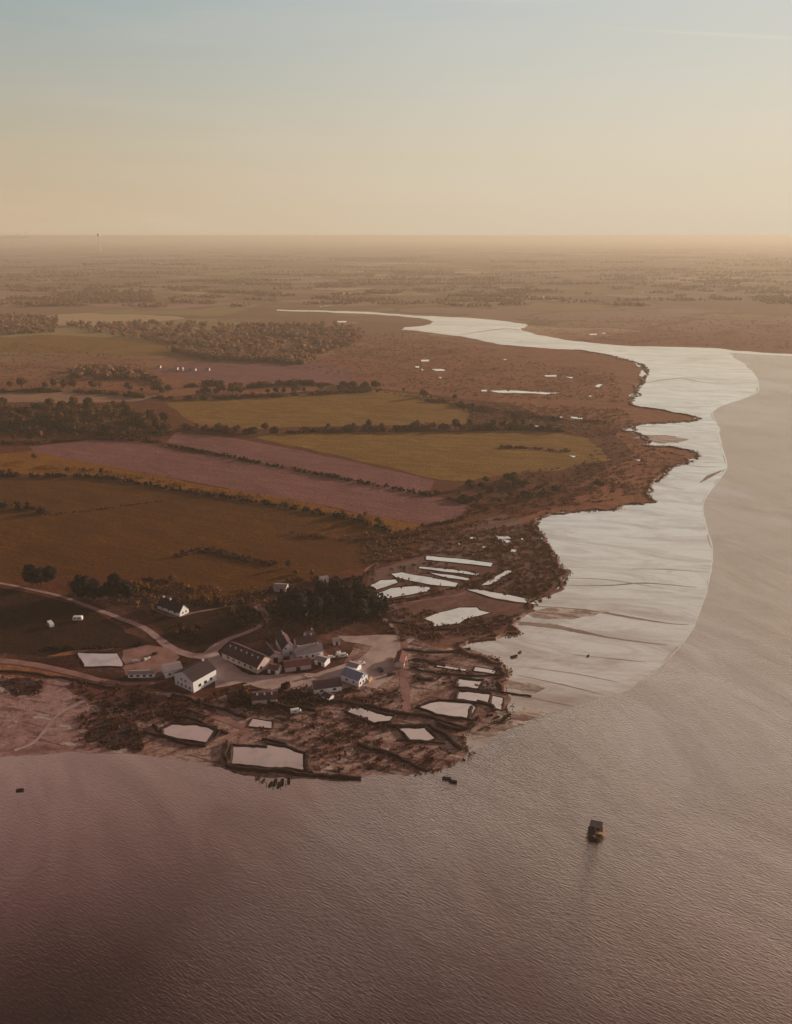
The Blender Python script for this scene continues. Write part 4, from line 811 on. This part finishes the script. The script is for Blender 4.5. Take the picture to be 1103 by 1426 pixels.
house('long_shed', (321,911), (370,932), 11, 3.4, 'long slate-roofed shed with pinkish walls and roof vents', wall='pink_wall', roof='mauve_roof', pitch=.7, vents=6, side_win=([(-8,2,1.6,1),(-4,2,1.6,1),(0,2,1.6,1),(4,2,1.6,1),(8,2,1.6,1)], []), gable_win=([], [(-3,2.4,1.4,1.2)]), cat='shed')
house('store_barn', (383,924), (372,910), 8.5, 3.6, 'open-fronted barn with dark doorway at the end of the long shed', wall='pink_wall', roof='mauve_roof', pitch=.55, door=('g', -1, 0, 3.2, 3.0), cat='barn')
house('cottage', (402,914), (392,896), 6.0, 4.4, 'tall narrow white cottage among the yard roofs', pitch=1.0, gable_win=([(-1.3,2,.8,1.1),(1.3,4.6,.8,1.0)], []), chim=[(2.5,0,.8,.8)], roof='mauve_roof', door=('g', -1, -.9, 1.0, 2.1))
house('row_house', (411,917), (448,911), 7.5, 3.8, 'long white house with patched roof next to the tall cottage', roof='light_roof', pitch=.6, side_win=([(-4.5,2,1,1.2),(-1.5,2,1,1.2),(1.5,2,1,1.2),(4.5,2,1,1.2)], []), chim=[(-5,0,.8,.8),(5,0,.8,.8)], wall='white_wall')
house('red_shed', (396,932), (432,927), 6.5, 2.6, 'low red-roofed shed in front of the long white house', wall='pink_wall', roof='red_roof', pitch=.45, door=('s', -1, 0, 2, 2.1), cat='shed')
house('back_house', (412,903), (438,898), 6.5, 3.4, 'dark-roofed house behind the yard cottages', wall='pink_wall', roof='mauve_roof', pitch=.8, chim=[(3.4,0,.8,.8)], side_win=([(-2.5,1.8,1,1.1),(2.5,1.8,1,1.1)], []))
house('blue_roofed_house', (482,944), (506,953), 7.0, 3.6, 'small blue-roofed house with white gable at the gravel yard', roof='blue_roof', pitch=.6, gable_win=([], [(-2.2,1.7,.9,1.1),(0,1.7,.9,1.1),(2.2,1.7,.9,1.1),(-.8,4.0,.7,.8),(.9,4.0,.7,.8)]), side_win=([(-2,1.8,1,1),(2,1.8,1,1)], []))
house('low_shed', (436,961), (474,956), 8.0, 2.6, 'wide mauve-roofed shed between long shed and blue-roofed house', wall='white_wall', roof='mauve_roof', pitch=.45, side_win=([(-3,1.4,1.6,1),(3,1.4,1.6,1)], []), door=('g', 1, 0, 2, 2.2), cat='shed')
house('farm_cottage', (257,856), (226,845), 6.6, 2.5, 'lone dark-roofed cottage with two chimneys above the lane', roof='slate', pitch=1.15, gable_win=([(1.0,1.5,.8,1.0),(-1.3,1.5,.8,1.0)], []), side_win=([(-4,1.6,1,1.1),(1,1.6,1,1.1),(5,1.6,1,1.1)], [(-5,1.6,1,1.1),(0,1.6,1,1.1),(5,1.6,1,1.1)]), chim=[(7,0,.9,1.0),(1.5,0,.9,1.0)])
house('waterside_shed', (352,976), (386,974), 7.0, 2.4, 'low dark shed with pale edging among the waterside scrub', wall='pink_wall', roof='mauve_roof', pitch=.4, vents=3, door=('s', -1, 2, 1.6, 2), cat='shed')
house('bay_shed', (180,942), (216,941), 3.2, 2.0, 'long low white row of shed bays beside the reservoir', wall='white_wall', roof='light_roof', pitch=.4, side_win=([(-4.5,1.0,1.3,1),(-1.5,1.0,1.3,1),(1.5,1.0,1.3,1),(4.5,1.0,1.3,1)], []), cat='shed')
house('field_shed', (383,821), (400,822), 6.0, 2.6, 'pale-roofed field shed at the edge of the crop field', wall='pink_wall', roof='light_roof', pitch=.35, door=('s', -1, 1, 2, 2), cat='shed')
house('tree_shed', (446,811), (456,809), 4.0, 2.6, 'tiny pale hut by the hedge beyond the dark wood', wall='white_wall', roof='light_roof', pitch=.35, door=('s', -1, 0, 1.2, 2), cat='hut')
house('wood_hut', (425,856), (433,855), 3.5, 2.4, 'little pale hut hidden against the dark wood', wall='white_wall', roof='light_roof', pitch=.4, door=('s', -1, 0, 1.2, 2), cat='hut')
house('oyster_hut', (556,930), (560,915), 4.5, 2.5, 'small brown hut beside the causeway', wall='pink_wall', roof='red_roof', pitch=.5, door=('s', -1, 0, 1.2, 2), cat='hut')
house('garden_hut', (464,897), (473,896), 3.6, 2.3, 'small pinkish hut at the head of the gravel yard', wall='pink_wall', roof='light_roof', pitch=.4, door=('s', -1, 0, 1.2, 1.9), cat='hut')
fs = [(220,224,512.5,'single'), (244,248,515,'small'), (250,255,516.5,'tall'), (259,273,516.5,'longest'), (288,292,516,'outlying')]
for x0, x1, y, wd in fs:
    house('farm_building', (x0,y), (x1,y), 7, 3.2 if wd != 'tall' else 5, f'{wd} white farm building far off across the fields', wall='pink_wall', roof='light_roof', pitch=.35, side_win=([(0,3,3,1.5)], []), cat='farm building')

house('lean_to', (404,921), (418,919), 3.5, 2.6, 'small white lean-to in front of the tall cottage', roof='light_roof', pitch=.3, door=('s', -1, 0, 1.2, 2))
house('work_shed', (442,922), (456,926), 5, 2.6, 'pale-roofed work shed past the end of the long white house', wall='white_wall', roof='light_roof', pitch=.35, door=('s', -1, 0, 2, 2), cat='shed')
house('net_store', (426,892), (436,889), 5, 3.2, 'small white net store highest in the yard cluster', wall='white_wall', roof='mauve_roof', pitch=.8, chim=[(1.5,0,.7,.8)], cat='store')
house('cart_shed', (376,934), (390,936), 5, 2.4, 'low cart shed tucked beside the gable of the long shed', wall='white_wall', roof='red_roof', pitch=.4, door=('s', -1, 0, 2.4, 2), cat='shed')
house('boat_shed', (486,930), (500,934), 4.5, 2.4, 'pale boat shed behind the blue-roofed house', wall='white_wall', roof='light_roof', pitch=.4, door=('s', -1, 0, 2, 2), cat='shed')
house('stone_hut', (452,972), (462,976), 3.5, 2.2, 'lone white hut below the wide mauve-roofed shed', wall='white_wall', roof='mauve_roof', pitch=.5, door=('s', -1, 0, 1, 1.9), cat='hut')
# ---------------------------------------------------------------- vehicles
def car(px, yaw, lab, paint, van=False):
    p = gp(*px); r = empty('parked_van' if van else 'parked_car', (p.x, p.y, 0.14), yaw); tag(r, lab, 'van' if van else 'car', 'vehicles parked in the yard')
    h = 1.9 if van else 1.0
    prof = ([(-2.3,.35),(-2.35,1.2),(-2.25,2.1),(1.3,2.1),(1.9,1.2),(2.4,1.0),(2.45,.35)] if van else [(-2.1,.3),(-2.15,.85),(-1.9,1.0),(-1.3,1.42),(.3,1.45),(1.0,.98),(2.0,.85),(2.1,.3)])
    n = len(prof); V = []
    for s in (-.85, .85):
        for x, z_ in prof: V.append((x, s*(1 if z_ < 1.05 else .86), z_))
    Fc = [tuple(range(n)), tuple(range(2*n-1, n-1, -1))] + [(i, (i+1) % n, n+(i+1) % n, n+i) for i in range(n)]
    mesh('body', V, Fc, M[paint], r)
    MB().box(.35 if not van else 1.35, .95 if not van else 1.85, -.66, .66, 1.06 if not van else 1.3, 1.40 if not van else 1.9).build('windscreen', M['pane'], r)
    for s in (-1, 1):
        MB().box(-1.1, .25, s*.79-.05, s*.79+.05, 1.02, 1.34).build('side_window', M['pane'], r)
        MB().box(2.05 if not van else 2.4, 2.14 if not van else 2.49, s*.6-.15, s*.6+.15, .6, .75).build('headlight', M['paint_white'], r)
        for x in (-1.35, 1.35):
            MB().tube((x, s*.7, .32), (x, s*.9, .32), .33, .33, 12).build('wheel', M['rubber'], r)
    return r
car((530,934), 1.9, 'dark car parked alone on open gravel of the yard', 'paint_dark')
car((545,940), 0.4, 'black car parked by the causeway hut', 'paint_dark')
car((478,915), 0.2, 'white van parked beside the long white house', 'paint_white', True)
car((471,911), 1.4, 'white car parked between van and long white house', 'paint_white')
car((503,925), 0.1, 'pale car at the pointed end of the garden', 'paint_white')
car((412,993), 0.3, 'white van by the foreshore scrub below the sheds', 'paint_white', True)
def caravan(px, yaw, L, lab):
    p = gp(*px); r = empty('caravan', (p.x, p.y, 0.1), yaw); tag(r, lab, 'caravan', 'caravans in the paddock'); l = L/2
    prof = [(-l,.5),(-l-.15,1.4),(-l+.2,2.5),(l-.35,2.55),(l,1.8),(l-.1,.5)]; n = len(prof)
    V = [(x, s, z_) for s in (-1.1, 1.1) for x, z_ in prof]
    mesh('body', V, [tuple(range(n)), tuple(range(2*n-1, n-1, -1))]+[(i, (i+1) % n, n+(i+1) % n, n+i) for i in range(n)], M['paint_white'], r)
    for x in (-l*.5, l*.4): MB().box(x-.45, x+.45, -1.14, -1.08, 1.4, 2.0).build('window', M['pane'], r)
    MB().box(-.2, .4, -1.15, -1.09, .6, 2.2).build('door', M['frame'], r)
    for s in (-1, 1): MB().tube((0, s*.85, .33), (0, s*1.08, .33), .33, .33, 10).build('wheel', M['rubber'], r)
    MB().tube((l, 0, .5), (l+1.2, 0, .45), .06, .05).build('drawbar', M['steel'], r)
caravan((71,872), -0.9, 5.2, 'tilted white caravan in the dark paddock')
caravan((109,864), 0.05, 5.0, 'white caravan parked level near the paddock lane')

def crates(px, n, yaw, lab, mat='frame'):
    p = gp(*px); r = empty('crate_stack', (p.x, p.y, 0.14), yaw); tag(r, lab, 'crates', 'crate stacks in the yard')
    for k in range(n):
        x = (k % 3)*1.3-1.3; z_ = (k//3)*.62; MB().box(x-.58, x+.58, -.5, .5, z_+.05, z_+.6).build('crate', M[mat], r)
crates((462,916), 5, .2, 'pale crates stacked beside the pointed garden', 'paint_white'); crates((515,948), 6, 1.2, 'brown crates stacked just right of the blue-roofed house', 'tan')
crates((500,935), 4, .1, 'pale crates behind the blue-roofed house'); crates((455,948), 5, .4, 'grey crates behind the wide mauve-roofed shed'); crates((430,944), 4, .1, 'low grey crates on the lane before the red shed')
crates((190,922), 5, .3, 'pinkish crates behind the row of shed bays'); crates((205,918), 4, 1.0, 'small crate stack between reservoir and white house'); crates((545,918), 4, 1.4, 'crates stacked on open gravel near the causeway hut', 'tan')
crates((345,955), 3, .3, 'three crates lined up in front of the long shed', 'tan')
# ---------------------------------------------------------------- boats
def hull(L, Bm, Hh, mat, parent, name='hull', blunt=0.35):
    n = 10; V = []; Fc = []
    for i in range(n+1):
        t = i/n; x = -L/2+L*t; b = Bm/2*(1-max(0, (t-.55)/.45)**2*(1-blunt))*(0.85+.15*min(1, t*4)); sh = Hh*(1+.25*max(0, (t-.5)*2)**2)
        for y, z_ in ((-b, sh), (-b*.92, sh*.3), (-b*.5, -.15), (b*.5, -.15), (b*.92, sh*.3), (b, sh), (b*.86, sh), (b*.8, sh*.45), (-b*.8, sh*.45), (-b*.86, sh)): V.append((x, y, z_))
    k = 10
    for i in range(n):
        for j in range(k): Fc.append((i*k+j, (i+1)*k+j, (i+1)*k+(j+1) % k, i*k+(j+1) % k))
    Fc += [tuple(range(k-1, -1, -1)), tuple(range(n*k, n*k+k))]
    return mesh(name, V, Fc, M[mat], parent)
def rowboat(px, yaw, L, lab, group=None, mat='dark_wood', z=0.1):
    p = gp(*px); r = empty('rowing_boat', (p.x, p.y, z), yaw); tag(r, lab, 'boat', group)
    hull(L, L*.36, .55, mat, r)
    for x in (-L*.22, L*.12): MB().box(x-.14, x+.14, -L*.15, L*.15, .42, .48).build('thwart', M['bark'], r)
    return r
rowboat((622,1085), -0.25, 3.4, 'dark rowing boat off the seaward tip, nearer the bank', 'pair of boats off the tip')
rowboat((631,1089), -0.35, 3.2, 'dark rowing boat off the seaward tip, farther from the bank', 'pair of boats off the tip')
rowboat((28,1101), 0.1, 2.8, 'solitary dark dinghy on calm water below the silt shore')
rowboat((716,915), 0.5, 4.2, 'dark boat stranded on the mud near the inlet', 'boats stranded on the mud')
rowboat((724,909), 0.7, 2.4, 'small tender stranded just beyond a bigger boat on mud', 'boats stranded on the mud')
rowboat((819,914), 0.7, 2.0, 'tiny dark dinghy alone out on the open mudflat')
for i, (x, y, s) in enumerate([(682,997,3.0),(692,1000,3.2),(700,1004,5.2),(707,998,4.4)]):
    rowboat((x, y), [0.1, .5, .9, .6][i], s, ['small black hulk closest to the oyster basins','black hulk second from the oyster basins','longest black hulk at the outer edge of the basins','black hulk farthest out by the mudflat'][i], 'hulks beside the outer basins')
# moorings below the sea bank: short stakes and punts
stk = [(360,1082,'punt'),(367,1086,'punt'),(377,1091,'punt'),(383,1088,'punt'),(388,1092,'punt'),(393,1088,'punt'),(402,1086,'punt')]
for i, (x, y, k) in enumerate(stk):
    rowboat((x, y+2), 1.0+.12*i, [2.4,2.2,3.0,3.8,3.2,4.0,3.6][i], f'{ORD[i+1]} from the left of the dark punts moored below the sea bank', 'punts moored below the sea bank')
def post(px, h, lab, group):
    p = gp(*px); tag(MB().tube((p.x, p.y, -.4), (p.x+random.uniform(-.1, .1), p.y, h), .16, .12, 7).build('mooring_post', M['dark_wood']), lab, 'post', group)
for i, (x, y) in enumerate([(356,1084),(362,1090),(371,1093),(380,1096),(391,1097),(398,1093),(406,1082)]):
    post((x, y), 1.4, f'{ORD[i+1]} mooring post from the left among the moored punts', 'mooring posts by the punts')

# the workboat
def workboat():
    a, b = gp(823,1172), gp(834,1152); c = (a+b)/2; yaw = math.atan2((a-b).y, (a-b).x)
    r = empty('workboat', (c.x, c.y, 0.1), yaw+.2); r.scale = (1.1, 1.35, 1.1); tag(r, 'blunt dark workboat with cabin and pale deck alone on open water', 'boat')
    h = hull(7.0, 3.6, 1.0, 'dark_wood', r, blunt=.6)
    MB().box(-3.2, 2.8, -1.35, 1.35, .78, .9).build('deck', M['hull_red'], r)
    cb = MB().box(-2.9, -.3, -1.3, 1.3, .9, 2.5, .94).build('cabin', M['hull_red'], r)
    MB().box(-3.2, 0.1, -1.6, 1.6, 2.55, 2.7).build('roof', M['slate'], cb)
    for y in (-.75, 0, .75): MB().box(-.42, -.30, y-.28, y+.28, 1.6, 2.2).build('window', M['pane'], cb)
    for s in (-1, 1): MB().box(-2.2, -1.0, s*1.28-.04, s*1.28+.04, 1.6, 2.1).build('side_window', M['pane'], cb)
    MB().box(-.2, .9, .15, 1.9, .95, 1.25).build('deck_locker', M['tan'], r)
    MB().box(-2.4, -.9, 1.62, 2.3, .7, .95).build('sunlit_side_platform', M['tan'], r)  # tan pieces give the pale deck and, by colour, the sunlit side
    MB().box(-.6, .8, 1.95, 2.6, .6, .8).build('sunlit_outer_platform', M['tan'], r)
    MB().tube((1.2, 0, .9), (1.2, 0, 3.6), .07, .04).build('mast', M['steel'], r)
    for s in (-1, 1):
        for x in (-1, 1): 
            MB().tube((x*1.6, s*1.75, .5), (x*1.6, s*2.05, .5), .32, .32, 10).build('fender', M['rubber'], r)
    MB().box(2.2, 2.6, -.3, .3, .9, 1.3).build('winch', M['steel'], r)
workboat()

# ---------------------------------------------------------------- far skyline
def crane(x, hpx, lab):
    p = gp(x, 345); s = p.y/F; Hh = hpx*s; r = empty('harbour_crane', (p.x, p.y, 0)); tag(r, lab, 'crane', 'cranes on the horizon')
    wd = Hh*.16; mb = MB()
    for sx in (-1, 1):
        for sy in (-1, 1): mb.tube((sx*wd, sy*wd, 0), (sx*wd*.6, sy*wd*.6, Hh*.6), 3, 2, 5)
    mb.build('portal', M['hazed_steel'], r); MB().box(-wd*2.2, wd*1.2, -4, 4, Hh*.6, Hh*.67).build('boom', M['hazed_steel'], r); MB().tube((0, 0, Hh*.62), (0, 0, Hh), 4, 2, 5).build('mast', M['hazed_steel'], r)
for x, h, l in ((6, 19, 'leftmost faint crane on the hazy horizon'), (17, 21, 'second faint crane from the left on the hazy horizon'), (27, 19.5, 'third faint crane from the left on the hazy horizon'), (39, 21, 'faint crane on the horizon standing nearest the water tower')):
    crane(x, h, l)
p = gp(140, 350); s = p.y/F; r = empty('water_tower', (p.x, p.y, 0)); tag(r, 'faint water tower rising above the hazy horizon', 'tower')
MB().tube((0, 0, 0), (0, 0, 18*s), 1.0*s, .8*s, 12).build('shaft', M['hazed_steel'], r); MB().tube((0, 0, 18*s), (0, 0, 20.5*s), 1.2*s, 2.2*s, 16).tube((0, 0, 20.5*s), (0, 0, 22*s), 2.2*s, 1*s, 16).build('tank', M['hazed_steel'], r)

# ---------------------------------------------------------------- haze
hz = MB().box(-70000, 70000, -4000, 110000, -1.0, H+3)
hm = bpy.data.materials.new('haze'); hm.use_nodes = True; t = NT(hm.node_tree); t.n.clear()
o = t.node('ShaderNodeOutputMaterial'); pv = t.node('ShaderNodeVolumePrincipled')
pv.inputs['Color'].default_value = (0.80, 0.75, 0.66, 1); pv.inputs['Density'].default_value = 0.00011; pv.inputs['Anisotropy'].default_value = 0.20
t.link(pv.outputs[0], o.inputs['Volume'])
ho = hz.build('haze', hm); tag(ho, kind='stuff', label='warm evening haze over the estuary and farmland', cat='haze')
print('trees', NT_[0])
